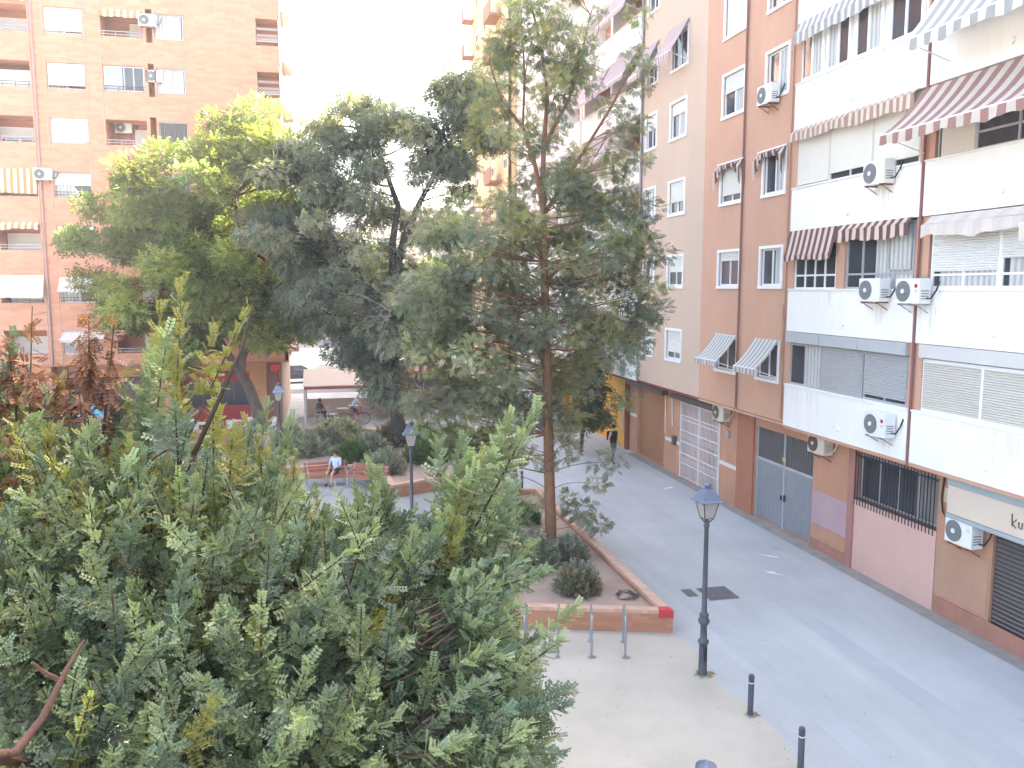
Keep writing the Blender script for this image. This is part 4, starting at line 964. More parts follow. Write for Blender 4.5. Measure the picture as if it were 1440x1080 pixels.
# ---------------- cars ----------------
def car(paint):
    t = thing('parked_car', '', 'car')
    prof = [(-2.1, .35), (-2.1, .75), (-1.95, .88), (-1.15, .95), (-.65, 1.38), (.75, 1.42), (1.45, .98), (2.0, .9), (2.12, .7), (2.12, .35)]
    mb = MB(); n = len(prof)
    L_ = [(x, -.85 if z < .96 else -.68, z) for x, z in prof]; R_ = [(x, .85 if z < .96 else .68, z) for x, z in prof]
    mb.add(L_ + R_, [tuple(range(n)), tuple(range(n, 2 * n))[::-1]] + [(i, (i + 1) % n, (i + 1) % n + n, i + n) for i in range(n)]); mb.build('body', paint, t)
    mb = MB()
    for s_ in (-1, 1):
        mb.add([(-1.0, s_ * .86, .98), (-.6, s_ * .73, 1.32), (.0, s_ * .73, 1.34), (.0, s_ * .86, .98)], [(0, 1, 2, 3)]); mb.add([(.06, s_ * .86, .98), (.06, s_ * .73, 1.34), (.7, s_ * .73, 1.34), (1.25, s_ * .86, .99)], [(0, 1, 2, 3)])
    mb.add([(-1.12, -.66, .99), (-1.12, .66, .99), (-.7, .6, 1.36), (-.7, -.6, 1.36)], [(0, 1, 2, 3)]); mb.build('window', GLASS, t)
    for x in (-1.3, 1.35):
        for y in (-.86, .7):
            mb = MB(); vs = [(x + .31 * math.cos(a * math.pi / 8), y, .31 + .31 * math.sin(a * math.pi / 8)) for a in range(16)]; vb = [(a, b + .18, c) for a, b, c in vs]
            mb.add(vs + vb, [tuple(range(16)), tuple(range(16, 32))[::-1]] + [(k, (k + 1) % 16, (k + 1) % 16 + 16, k + 16) for k in range(16)]); wh = mb.build('wheel', RUBBER, t)
            mb = MB(); mb.disc((x, y - .01, .31), .19, n=12, th=.008); mb.build('rim', STEEL, wh)
    for y in (-.65, .65):
        mb = MB(); mb.box(-2.12, -2.09, y - .15, y + .15, .66, .78); mb.build('headlight', FROST, t)
    return t
cp = car(CARP); place(cp, 0, (-2.6, 69.5, 0), R(3), 'dark parked car in the sunlit gap beside the salmon building', 'cars parked on the far road')
cw = car(CARW); place(cw, 0, (2.9, 74, 0), R(0), 'silver parked car behind the terrace canopy on the far road', 'cars parked on the far road')

# ---------------- people ----------------
def skin_person(name, label, loc, rz, J, edges, rad, parts, skinm, face=True):
    """J joints dict; edges list; body is one skinned surface coloured by garment through face regions"""
    t = thing(name, label, 'person', loc, rz)
    keys = list(J); me = bpy.data.meshes.new('body'); me.from_pydata([J[k] for k in keys], [(keys.index(a), keys.index(b)) for a, b in edges], [])
    o = bpy.data.objects.new('body', me); col.objects.link(o); o.parent = t
    sk = o.modifiers.new('skin', 'SKIN'); sk.use_smooth_shade = True
    for i, k in enumerate(keys): me.skin_vertices[0].data[i].radius = (rad[k],) * 2 if not hasattr(rad[k], '__len__') else rad[k]; me.skin_vertices[0].data[i].use_root = (k == 'pelvis')
    sub = o.modifiers.new('sub', 'SUBSURF'); sub.levels = 1; sub.render_levels = 1
    bpy.context.view_layer.update()
    dg = bpy.context.evaluated_depsgraph_get(); ev = o.evaluated_get(dg); nm = bpy.data.meshes.new_from_object(ev)
    o.modifiers.clear(); o.data = nm
    mats = [skinm] + [m for _, m in parts]
    nm.materials.clear()
    for m in mats: nm.materials.append(m)
    for p in nm.polygons:
        c = p.center; p.use_smooth = True; p.material_index = 0
        for i, (fn, _) in enumerate(parts):
            if fn(c): p.material_index = i + 1
    return t
SKIN = mat('skin', (.45, .27, .19), .6, .05); HAIR = mat('dark hair', (.03, .02, .015), .7, .2, 30)
def head(t, c, hair=HAIR, r=.1, long=False):
    # face pieces: eyes, nose, ears and hair
    x, y, z = c
    mb = MB(); mb.lathe([(.01, z + r * 1.22), (.06, z + r * 1.15), (.092, z + r * .7), (.098, z + r * .2), (.085, z - r * (.9 if long else .25))], c=(x, y + .018), n=14); mb.build('hair', hair, t)
    mb = MB()
    for s_ in (-.032, .032): mb.disc((x + s_, y - .088, z + .01), .012, n=8, th=.006)
    mb.disc((x, y - .083, z - .055), .022, n=8, r2=.006, th=.006); mb.build('eyes_and_mouth', HAIR, t)
    mb = MB(); mb.add([(x, y - .115, z - .025), (x - .014, y - .088, z - .028), (x + .014, y - .088, z - .028), (x, y - .09, z + .02)], [(0, 1, 3), (0, 3, 2), (0, 2, 1)]); mb.build('nose', SKIN, t)
def hand(J, E, Rr, side, wrist, dirv):
    """five short finger chains from the wrist joint"""
    d = np.array(dirv, float); d /= np.linalg.norm(d); wv = np.array(J[wrist]); sdir = np.cross(d, (0, 0, 1.) if abs(d[2]) < .8 else (0, 1., 0)); sdir /= np.linalg.norm(sdir)
    palm = 'palm' + side; J[palm] = tuple(wv + d * .06); E.append((wrist, palm)); Rr[palm] = .028
    for i, (off, ln) in enumerate(((-.03, .06), (-.011, .075), (.009, .07), (.028, .055))):
        k = 'f%d%s' % (i, side); J[k] = tuple(wv + d * (.06 + ln) + sdir * off); E.append((palm, k)); Rr[k] = .009
    k = 'th' + side; J[k] = tuple(wv + d * .06 - sdir * .055); E.append((palm, k)); Rr[k] = .010
def walker(name, label, loc, rz, shirt, trousers, skinm=SKIN, sleeve=True, bag=None):
    J = dict(pelvis=(0, 0, .95), belly=(0, 0, 1.1), chest=(0, 0, 1.32), neck=(0, 0, 1.48), hl=(0, -.01, 1.58), ht=(0, -.01, 1.66),
             sL=(-.19, 0, 1.40), eL=(-.24, .06, 1.13), wL=(-.25, -.02, .90), sR=(.19, 0, 1.40), eR=(.24, .03, 1.13), wR=(.25, -.12, .93),
             hL=(-.10, 0, .88), kL=(-.11, -.12, .50), aL=(-.11, -.05, .10), tL=(-.12, -.19, .04), hR=(.10, 0, .88), kR=(.11, .05, .48), aR=(.11, .25, .14), tR=(.12, .13, .04))
    E = [('pelvis', 'belly'), ('belly', 'chest'), ('chest', 'neck'), ('neck', 'hl'), ('hl', 'ht'), ('chest', 'sL'), ('sL', 'eL'), ('eL', 'wL'), ('chest', 'sR'), ('sR', 'eR'), ('eR', 'wR'),
         ('pelvis', 'hL'), ('hL', 'kL'), ('kL', 'aL'), ('aL', 'tL'), ('pelvis', 'hR'), ('hR', 'kR'), ('kR', 'aR'), ('aR', 'tR')]
    Rr = dict(pelvis=.14, belly=.125, chest=.14, neck=.055, hl=.085, ht=.08, sL=.07, eL=.042, wL=.028, sR=.07, eR=.042, wR=.028, hL=.095, kL=.06, aL=.038, tL=.035, hR=.095, kR=.06, aR=.038, tR=.035)
    hand(J, E, Rr, 'L', 'wL', (0, -.25, -1)); hand(J, E, Rr, 'R', 'wR', (0, -.35, -1))
    parts = [(lambda c: .92 < c[2] < 1.46 and abs(c[0]) < (.3 if sleeve and c[2] > 1.2 else .185), shirt), (lambda c: .12 < c[2] <= .95 and abs(c[0]) < .21, trousers), (lambda c: c[2] <= .12, BLACKP)]
    t = skin_person(name, label, loc, rz, J, E, Rr, parts, skinm)
    head(t, (0, -.01, 1.62))
    if bag:
        mb = MB(); mb.box(-.15, .15, .13, .27, 1.05, 1.42); mb.build('backpack', bag, t)
    return t
CL_BLACK = mat('black cloth', (.02, .02, .024), .9, .1, 10); CL_OLIVE = mat('grey olive trousers', (.12, .13, .12), .9, .1, 10)
CL_LB = mat('pale blue shirt', (.46, .54, .66), .9, .08, 10); CL_NAVY = mat('navy shorts', (.04, .05, .09), .9, .1, 10); CL_GREY = mat('grey clothes', (.2, .2, .21), .9, .1, 10); CL_W = mat('white shirt', (.6, .62, .66), .9, .05, 10)
walker('person', 'person in a black top and grey trousers walking past the yellow shutters', (12.25, 33.9, 0), R(30), CL_BLACK, CL_OLIVE, sleeve=False, bag=CL_BLACK)
walker('person', 'distant person in grey standing in the sunlit gap beside the salmon building', (onz(402, 553)[0], onz(402, 553)[1], 0), R(-20), CL_GREY, CL_GREY)
def sitter(name, label, loc, rz, shirt, shorts, seat=.46, bare=True, longh=False, arms='lap', shoe=BLACKP):
    s = seat + .12
    J = dict(pelvis=(0, 0, s), belly=(0, .02, s + .16), chest=(0, .03, s + .38), neck=(0, 0, s + .53), hl=(0, -.03, s + .63), ht=(0, -.03, s + .71),
             sL=(-.19, .02, s + .46), eL=(-.25, -.06, s + .2), sR=(.19, .02, s + .46), eR=(.25, -.06, s + .2),
             hL=(-.1, -.02, s - .03), kL=(-.13, -.44, s - .02), aL=(-.12, -.44, .10), tL=(-.13, -.58, .045), hR=(.1, -.02, s - .03), kR=(.12, -.43, s - .02), aR=(.14, -.55, .12), tR=(.15, -.69, .05))
    J['wL'] = (-.13, -.28, s + .1); J['wR'] = (.13, -.28, s + .1)
    E = [('pelvis', 'belly'), ('belly', 'chest'), ('chest', 'neck'), ('neck', 'hl'), ('hl', 'ht'), ('chest', 'sL'), ('sL', 'eL'), ('eL', 'wL'), ('chest', 'sR'), ('sR', 'eR'), ('eR', 'wR'),
         ('pelvis', 'hL'), ('hL', 'kL'), ('kL', 'aL'), ('aL', 'tL'), ('pelvis', 'hR'), ('hR', 'kR'), ('kR', 'aR'), ('aR', 'tR')]
    Rr = dict(pelvis=.14, belly=.125, chest=.14, neck=.055, hl=.085, ht=.08, sL=.07, eL=.042, wL=.028, sR=.07, eR=.042, wR=.028, hL=.09, kL=.062, aL=.038, tL=.035, hR=.09, kR=.062, aR=.038, tR=.035)
    hand(J, E, Rr, 'L', 'wL', (.25, -1, -.35)); hand(J, E, Rr, 'R', 'wR', (-.25, -1, -.35))
    parts = [(lambda c: c[2] > s - .02 and c[2] < s + .5 and (c[1] > -.09), shirt), (lambda c: c[2] <= s + .08 and c[2] > s - .2 and c[1] > (-.33 if bare else -.6) and abs(c[0]) < .24 and not (c[1] < -.2 and c[2] > s + .055), shorts), (lambda c: c[2] < .11, shoe)]
    if not bare: parts.insert(2, (lambda c: .11 <= c[2] < s - .05 and c[1] < -.3, shorts))
    t = skin_person(name, label, loc, rz, J, E, Rr, parts, SKIN); head(t, (0, -.03, s + .67), long=longh); return t
sitter('person', 'person in a pale blue shirt and dark shorts sitting on the bench', (.32, 32.7, 0), R(-35), CL_LB, CL_NAVY)
sitter('person', 'person with dark curly hair seated under the terrace canopy', (-.35, 48.5, 0), R(55), mat('brown top', (.16, .1, .08), .9, .1), CL_BLACK, bare=False, longh=True)
ch_ = place(ch0, 1, (-.35, 48.5, 0), R(55), 'white cafe chair under the seated person with curly hair', gch)
# cyclist: bicycle as thing, rider as thing
def wheel(mb, c, r_=.34):
    mb.tube([(c[0] + r_ * math.cos(a), c[1], c[2] + r_ * math.sin(a)) for a in np.linspace(0, 2 * math.pi, 25)], .018, 6, cap=False)
bk = thing('bicycle', 'bicycle ridden along the path behind the grey shrubs', 'bicycle', (1.55, 47.0, 0), 0)
for x in (-.53, .53):
    mb = MB(); wheel(mb, (x, 0, .35)); o = mb.build('tyre', RUBBER, bk)
    mb = MB()
    for k in range(8): mb.tube([(x, 0, .35), (x + .33 * math.cos(k * .785), 0, .35 + .33 * math.sin(k * .785))], .003, 4, cap=False)
    mb.build('spokes', STEEL, o)
mb = MB()
for a, b in (((-.53, 0, .35), (-.08, 0, .32)), ((-.08, 0, .32), (-.18, 0, .88)), ((-.53, 0, .35), (-.17, 0, .8)), ((-.16, 0, .78), (.36, 0, .82)), ((-.08, 0, .32), (.38, 0, .72)), ((.34, 0, .95), (.53, 0, .35))): mb.tube([a, b], .016, 6)
mb.build('frame', CRED, bk)
mb = MB(); mb.box(-.28, -.06, -.06, .06, .88, .93); mb.build('saddle', BLACKP, bk)
mb = MB(); mb.tube([(.3, -.26, 1.0), (.37, -.1, 1.0), (.37, .1, 1.0), (.3, .26, 1.0)], .012, 6).tube([(.34, 0, .95), (.37, 0, 1.0)], .014, 6); mb.build('handlebar', IRON, bk)
J = dict(pelvis=(0, .15, 1.0), belly=(0, .05, 1.14), chest=(0, -.08, 1.34), neck=(0, -.18, 1.47), hl=(0, -.23, 1.56), ht=(0, -.24, 1.64), sL=(-.18, -.1, 1.40), eL=(-.24, -.28, 1.2), wL=(-.25, -.46, 1.05), sR=(.18, -.1, 1.40), eR=(.24, -.28, 1.2), wR=(.25, -.46, 1.05),
         hL=(-.09, .12, .96), kL=(-.1, -.22, .78), aL=(-.11, -.05, .42), tL=(-.11, -.2, .36), hR=(.09, .12, .96), kR=(.1, -.1, .58), aR=(.11, .1, .22), tR=(.11, -.04, .15))
E = [('pelvis', 'belly'), ('belly', 'chest'), ('chest', 'neck'), ('neck', 'hl'), ('hl', 'ht'), ('chest', 'sL'), ('sL', 'eL'), ('eL', 'wL'), ('chest', 'sR'), ('sR', 'eR'), ('eR', 'wR'), ('pelvis', 'hL'), ('hL', 'kL'), ('kL', 'aL'), ('aL', 'tL'), ('pelvis', 'hR'), ('hR', 'kR'), ('kR', 'aR'), ('aR', 'tR')]
Rr = dict(pelvis=.13, belly=.12, chest=.135, neck=.055, hl=.085, ht=.08, sL=.07, eL=.042, wL=.028, sR=.07, eR=.042, wR=.028, hL=.09, kL=.06, aL=.038, tL=.035, hR=.09, kR=.06, aR=.038, tR=.035)
hand(J, E, Rr, 'L', 'wL', (0, -1, -.4)); hand(J, E, Rr, 'R', 'wR', (0, -1, -.4))
cyc = skin_person('person', 'cyclist in a pale shirt and dark shorts riding to the right', (1.55, 47.0, .02), R(90), J, E, Rr,
                  [(lambda c: c[2] > 1.02 and c[2] < 1.45 and c[1] > -.2, CL_LB), (lambda c: .62 < c[2] <= 1.06 and c[1] > -.2, CL_NAVY), (lambda c: c[2] < .2 or (c[0] < 0 and c[2] < .4), CL_W)], SKIN)
head(cyc, (0, -.23, 1.6), hair=CL_W)

# ---------------- vegetation ----------------
def rotm(ax, up):
    """rows of axis and normal -> rotation matrices (n,3,3) with columns: side, axis, normal"""
    a = ax / (np.linalg.norm(ax, axis=1, keepdims=True) + 1e-9)
    s = np.cross(a, up); s /= (np.linalg.norm(s, axis=1, keepdims=True) + 1e-9); n = np.cross(s, a)
    return np.stack([s, a, n], axis=2)
def scatter(name, tv, tf, pos, rot, scl, tint, mats, parent, tintjit=.0, matidx=None):
    """instances a small leaf shape into ONE mesh (a crown)"""
    n = len(pos); k = len(tv); fl = len(tf[0]); F = np.array(tf)
    V = np.einsum('nij,kj->nki', rot, tv) * scl[:, None, None] + pos[:, None, :]
    V = V.reshape(-1, 3)
    off = np.zeros(3); p = parent
    while p is not None: off += np.array(p.location); p = p.parent
    V = V - off
    loops = (F[None] + (np.arange(n) * k)[:, None, None]).reshape(-1)
    nf = n * len(tf)
    me = bpy.data.meshes.new(name); me.vertices.add(n * k); me.loops.add(len(loops)); me.polygons.add(nf)
    me.vertices.foreach_set('co', V.astype(np.float32).ravel()); me.loops.foreach_set('vertex_index', loops.astype(np.int32))
    me.polygons.foreach_set('loop_start', (np.arange(nf) * fl).astype(np.int32)); me.polygons.foreach_set('loop_total', np.full(nf, fl, np.int32))
    me.update(calc_edges=True)
    at = me.color_attributes.new('leaf_tint', 'FLOAT_COLOR', 'POINT')
    c = np.ones((n, k, 4), np.float32); c[:, :, :3] = tint[:, None, :]
    if tintjit: c[:, :, :3] *= (1 + rng.uniform(-tintjit, tintjit, (n, k, 1)))
    at.data.foreach_set('color', c.ravel())
    for m in (mats if isinstance(mats, (list, tuple)) else [mats]): me.materials.append(m)
    o = bpy.data.objects.new(name, me); col.objects.link(o); o.parent = parent
    return o
def unit(n): v = rng.normal(size=(n, 3)); return v / np.linalg.norm(v, axis=1, keepdims=True)
LEAF = leafmat('tree leaf', .6, .45); LEAFC = leafmat('glaucous leaflet', .42, .22)
# single small leaf: pointed oval folded quad pair
T_LEAF = np.array([(0, 0, 0), (.28, .5, .06), (0, 1, 0), (-.28, .5, .06)]); F_LEAF = [(0, 1, 2, 3)]
# twig of 5 leaves
def twig_template(n=5, L=1.0, w=.16, l=.42, droop=.1):
    V = []; F = []
    for i in range(n):
        s_ = 1 if i % 2 else -1; y0 = L * i / n
        if i == n - 1: d = np.array((0, 1., 0))
        else: d = np.array((s_ * .8, .6, 0))
        d /= np.linalg.norm(d); sd = np.array((-d[1], d[0], 0)); b = np.array((0, y0, -droop * (y0 / L) ** 2)); o = len(V)
        V += [b, b + d * l * .5 + sd * w + (0, 0, .04), b + d * l + (0, 0, -.03), b + d * l * .5 - sd * w + (0, 0, .04)]; F.append((o, o + 1, o + 2, o + 3))
    return np.array(V), F
TW_V, TW_F = twig_template()
# feathery frond: many slivers
def feather(n=9, L=1.0):
    V = []; F = []
    for i in range(n):
        s_ = 1 if i % 2 else -1; y0 = L * (i // 2) / (n / 2 + .5) * .9; ln = .52 * (1 - .45 * y0 / L)
        d = np.array((s_ * .75, .66, random.uniform(-.25, .1))); d /= np.linalg.norm(d); sd = np.array((-d[1], d[0], 0)) * .065
        b = np.array((0, y0, -.12 * y0 * y0)); o = len(V)
        V += [b - sd * .5, b + d * ln * .55 - sd, b + d * ln, b + d * ln * .5 + sd]; F.append((o, o + 1, o + 2, o + 3))
    o = len(V); V += [np.array((-.02, 0, 0)), np.array((.02, 0, 0)), np.array((.015, L, -.12)), np.array((-.015, L, -.12))]; F.append((o, o + 1, o + 2, o + 3))
    return np.array(V), F
FE_V, FE_F = feather()
# carob leaf: paired rounded leaflets, each a folded pair of quads
def pinnate(pairs=5, L=1.0, ll=.27, lw=.082):
    V = []; F = []
    def leaflet(b, d, up=.05):
        o = len(V); d = d / np.linalg.norm(d); sd = np.cross(d, (0, 0, 1.)); sd /= np.linalg.norm(sd); n_ = np.cross(sd, d)
        V.extend([b, b + d * ll * .35 + sd * lw * .9 + n_ * up, b + d * ll * .86 + sd * lw * .92 + n_ * up, b + d * ll * 1.02, b + d * ll * .86 - sd * lw * .92 + n_ * up, b + d * ll * .35 - sd * lw * .9 + n_ * up])
        F.extend([(o, o + 1, o + 2, o + 3), (o, o + 3, o + 4, o + 5)])
    for i in range(pairs):
        y0 = L * (.14 + .86 * i / pairs); b = np.array((0, y0, -.10 * y0 * y0))
        for s_ in (-1, 1): leaflet(b, np.array((s_ * 1.0, .26 + .3 * i / pairs, random.uniform(-.18, .12))))
    o = len(V); V.extend([np.array((-.012, 0, 0)), np.array((.012, 0, 0)), np.array((.01, L, -.1)), np.array((-.01, L, -.1))]); F.append((o, o + 1, o + 2, o + 3))
    return np.array(V), F
PI_V, PI_F = pinnate()

def inpoly(u, v, poly):
    poly = np.array(poly, float); c = np.zeros(len(u), bool); j = len(poly) - 1
    for i in range(len(poly)):
        xi, yi = poly[i]; xj, yj = poly[j]
        m = ((yi > v) != (yj > v)) & (u < (xj - xi) * (v - yi) / (yj - yi + 1e-9) + xi); c ^= m; j = i
    return c
def bez(p0, p1, bend=.15, n=6, lift=0):
    p0, p1 = np.array(p0, float), np.array(p1, float); L = np.linalg.norm(p1 - p0); m = (p0 + p1) / 2 + rng.normal(size=3) * L * bend * .5 + np.array((0, 0, lift * L))
    return [tuple((1 - t) ** 2 * p0 + 2 * t * (1 - t) * m + t * t * p1) for t in np.linspace(0, 1, n)]
def tint_of(base, n, dv=.25, dh=.12):
    b = np.array(base)[None] * (1 + rng.uniform(-dv, dv, (n, 1))); b = b * (1 + rng.uniform(-dh, dh, (n, 3))); return np.clip(b, .004, .9)

def clump_tree(name, label, base, trunk_pts, trunk_r, centres, radii, kind, per, size, tints, bark, droop=0., stems=None, tw=1.0, group=None, sparse=None):
    """centres: clump centres (world). foliage = sprays in every clump, trunk = trunk plus limbs to the clumps"""
    t = thing(name, label, 'tree', base, 0, group)
    mb = MB(); mb.tube(trunk_pts, trunk_r, 10)
    if stems:
        for pts, rr in stems: mb.tube(pts, rr, 8)
    tp = np.array(trunk_pts, float)
    allp = [tp] + [np.array(s_[0], float) for s_ in (stems or [])]; ap = np.vstack(allp)
    # denser points along the stems so that limbs leave at sensible places
    dens = []
    for a in allp:
        for i in range(len(a) - 1):
            for q in np.linspace(0, 1, 6): dens.append(a[i] + (a[i + 1] - a[i]) * q)
    dens = np.array(dens)
    for c in centres:
        d = np.linalg.norm(dens - c, axis=1) + np.maximum(0, dens[:, 2] - c[2] + .4) * 1.5
        s_ = dens[np.argmin(d)]; L = np.linalg.norm(c - s_)
        mb.tube(bez(s_, c, .3, 6, -.05), [max(.012, .016 * L * (1 - q) + .008) * tw for q in np.linspace(0, 1, 6)], 5, cap=False)
    wchild(mb, 'trunk', bark, t)
    V, F = {'twig': (TW_V, TW_F), 'feather': (FE_V, FE_F)}[kind]
    P = []; A = []; T = []
    for c, r_ in zip(centres, radii):
        n = int(per * (r_ / .8) ** 1.6); u = unit(n); rr = rng.uniform(0, 1, (n, 1)) ** .45
        p = c + u * rr * np.array((r_, r_, r_ * .62))
        ax = u * .7 + rng.normal(size=(n, 3)) * .45; ax[:, 2] += .1 - droop
        P.append(p); A.append(ax)
        tb = np.array(tints[rng.integers(len(tints))]) * rng.uniform(.72, 1.35); T.append(tint_of(tb, n))
    P = np.vstack(P); A = np.vstack(A); T = np.vstack(T); up = rng.normal(size=P.shape) * .5; up[:, 2] += 1
    scatter('crown', V, F, P, rotm(A, up), size * rng.uniform(.65, 1.25, len(P)), T, LEAF, t)
    return t
def sample_crown(poly, Y, n, thick, seed=0, vside=None):
    """clump centres inside an outline measured at distance Y, spread through the crown's depth"""
    poly = np.array(poly, float); u0, v0 = poly.min(0); u1, v1 = poly.max(0); out = []
    cu, cv = poly.mean(0)
    while len(out) < n:
        u = rng.uniform(u0, u1); v = rng.uniform(v0, v1)
        if not inpoly(np.array([u]), np.array([v]), poly)[0]: continue
        q = max(abs(u - cu) / (u1 - u0), abs(v - cv) / (v1 - v0)) * 2
        th = thick * math.sqrt(max(.12, 1 - q * q)); out.append(ony(u, v, Y + rng.uniform(-th, th)))
    return np.array(out)

# T1: bright broad crown before the salmon block
poly1 = [(95, 350), (130, 290), (165, 240), (205, 215), (235, 170), (280, 175), (330, 165), (365, 150), (400, 180), (425, 240), (440, 330), (455, 430), (430, 480), (385, 480), (330, 470), (290, 500), (240, 520), (190, 480), (150, 440), (120, 400)]
c1 = sample_crown(poly1, 41, 120, 3.6)
st = [([(-4.05, 42.5, 3.4), (-5.6, 42, 6.5), (-7.5, 41.5, 10)], [.2, .13, .05]), ([(-4.05, 42.5, 3.4), (-3.6, 42, 7), (-3.9, 41.5, 12)], [.2, .14, .05]), ([(-4.0, 42.5, 4), (-2.6, 42, 7.5), (-2.2, 41.3, 10.5)], [.15, .1, .04])]
clump_tree('broadleaf_tree', 'broad tree with a sunlit yellow green crown and leaning trunk before the salmon block', (-3.3, 43.0, 0),
           [(-3.2, 43.2, 0), (-3.35, 43.1, 1.6), (-3.75, 42.8, 2.9), (-4.1, 42.5, 3.5)], [.38, .30, .26, .22], c1, rng.uniform(.75, 1.25, len(c1)), 'twig', 210, .30,
           [(.19, .23, .085), (.24, .26, .09), (.155, .185, .085)], BARK, stems=st, tw=1.4)
# T2: dark drooping tree in the middle
poly2 = [(352, 300), (370, 230), (430, 190), (465, 140), (505, 108), (560, 125), (585, 190), (600, 230), (610, 300), (600, 380), (590, 450), (560, 470), (545, 540), (528, 550), (508, 520), (470, 490), (440, 495), (415, 460), (395, 400), (370, 360)]
hole2 = [(530, 200), (565, 205), (590, 260), (575, 300), (560, 290), (545, 300), (535, 260)]
c2 = sample_crown(poly2, 38, 140, 2.8)
uu, vv = projnp(c2); c2 = c2[~inpoly(uu, vv, hole2)]
c2b = sample_crown([(600, 160), (640, 108), (680, 118), (700, 180), (690, 250), (640, 285), (600, 250)], 37.5, 30, 1.8)
c2c = sample_crown([(508, 400), (560, 400), (560, 585), (528, 590), (515, 500)], 36.9, 26, .5)
c2 = np.vstack([c2, c2b, c2c])
# keep the fork visible
uu, vv = projnp(c2); c2 = c2[~((uu > 545) & (uu < 600) & (vv > 270) & (vv < 400) & (c2[:, 1] < 38.5) & (vv < 395))]
fk = ony(553, 395, 38); st = [([fk, ony(552, 340, 38), ony(560, 290, 38), ony(535, 220, 38), ony(505, 160, 38)], [.2, .16, .13, .09, .04]), ([fk, ony(570, 330, 38), ony(590, 285, 38), ony(625, 220, 38), ony(650, 160, 38)], [.2, .16, .12, .08, .04]), ([ony(545, 450, 38), ony(500, 380, 38), ony(450, 310, 38), ony(420, 260, 38)], [.15, .12, .08, .03])]
clump_tree('drooping_tree', 'dark grey green drooping tree with a forked black trunk in the middle of the plaza', (3.2, 38, 0),
           [(3.3, 38, .3), (3.1, 38, 3), (3.0, 38, 5.5), fk], [.36, .30, .26, .22], c2, rng.uniform(.6, 1.1, len(c2)), 'twig', 200, .27,
           [(.22, .23, .19), (.175, .195, .165), (.25, .25, .19)], BARKD, droop=.75, stems=st, tw=1.2)
# dead twig tangle on T2
tg = MB()
for (u, v) in ((590, 270), (560, 420), (640, 540), (575, 250), (545, 440), (600, 560)):
    for k in range(16):
        p0 = ony(u + rng.uniform(-8, 8), v + rng.uniform(-10, 10), 35.0); tg.tube(bez(p0, np.array(p0) + rng.normal(size=3) * (.9, .5, .8), .5, 5), [.014, .01, .008, .006, .004], 4, cap=False)
dt = [o for o in scn.objects if o.name.startswith('drooping_tree')][0]; wchild(tg, 'dead_twigs', TWIG, dt)
# T3: tall feathery tree in the near planter
Y3 = 22.3
poly3 = [(690, 290), (645, 290), (595, 345), (565, 400), (585, 470), (558, 520), (580, 570), (640, 580), (700, 575), (745, 590), (800, 560), (850, 520), (905, 490), (950, 470), (920, 430), (945, 400), (900, 340), (925, 300), (870, 260), (840, 290), (800, 240), (760, 260), (720, 270)]
c3 = sample_crown(poly3, Y3, 210, 2.5)
poly3u = [(705, 0), (690, 60), (670, 130), (690, 200), (700, 260), (760, 270), (840, 280), (900, 240), (920, 190), (900, 110), (940, 60), (880, 0), (800, -60), (740, -60)]
c3u = sample_crown(poly3u, Y3, 95, 1.8)
c3l = np.array([ony(u, v, Y3 + rng.uniform(-.8, .8)) for u, v in ((700, 690), (690, 730), (745, 745), (660, 600), (600, 600), (800, 640), (840, 680), (830, 730), (815, 590), (855, 650), (735, 640), (770, 650), (720, 715), (755, 700), (790, 735), (815, 715), (700, 660), (660, 640), (800, 610), (725, 760), (790, 600), (740, 600), (880, 560), (845, 740), (800, 700), (630, 560), (700, 620), (680, 160), (665, 200))])
c3 = np.vstack([c3, c3u, c3l])
r3 = np.concatenate([rng.uniform(.42, .82, 210), rng.uniform(.28, .52, len(c3u)), rng.uniform(.32, .55, len(c3l))])
uu, vv = projnp(c3); k3 = ~((abs(uu - 770) < 22) & (c3[:, 1] < 22.25) & (vv > 240)) & ~((uu > 845) & (rng.random(len(c3)) < .45)); c3 = c3[k3]; r3 = r3[k3]
stem3 = [(6.17, 22.15, .3), (6.1, 22.2, 3), (6.03, 22.25, 6), (5.95, 22.3, 9), (5.9, 22.3, 10.4)]
st = [([(5.9, 22.3, 10.0), ony(752, 230, Y3), ony(735, 180, Y3), ony(705, 140, Y3), ony(690, 95, Y3)], [.085, .06, .05, .035, .02]), ([(5.9, 22.3, 10.2), ony(765, 200, Y3), ony(770, 130, Y3), ony(760, 60, Y3), ony(735, -40, Y3)], [.085, .065, .05, .04, .02]),
      ([ony(768, 200, Y3), ony(800, 140, Y3), ony(815, 90, Y3), ony(830, 20, Y3)], [.05, .04, .03, .015]), ([ony(766, 300, Y3), ony(810, 230, Y3), ony(860, 150, Y3), ony(905, 60, Y3)], [.06, .045, .035, .015]), ([ony(735, 180, Y3), ony(738, 110, Y3), ony(733, 20, Y3)], [.035, .03, .015])]
clump_tree('feathery_tree', 'tall straight trunked tree with feathery foliage growing in the triangular planter', (6.17, 22.15, .36), stem3, [.17, .145, .12, .1, .085], c3, r3, 'feather', 175, .215,
           [(.22, .235, .165), (.19, .205, .165), (.25, .245, .145), (.15, .165, .135)], BARKR, droop=.25, stems=st, tw=.5)
# T4: dark tree against the yellow shop
c4 = sample_crown([(803, 440), (850, 440), (858, 560), (835, 610), (808, 580)], 36.5, 26, 1.0)
clump_tree('drooping_tree', 'small dark tree standing before the yellow shutters', (11.6, 36.5, 0), [(11.7, 36.8, 0), (11.75, 36.7, 2), ony(835, 540, 36.5)], [.09, .08, .06], c4, rng.uniform(.5, .85, len(c4)), 'twig', 190, .24, [(.075, .09, .06), (.09, .105, .065)], BARKD, droop=.6)
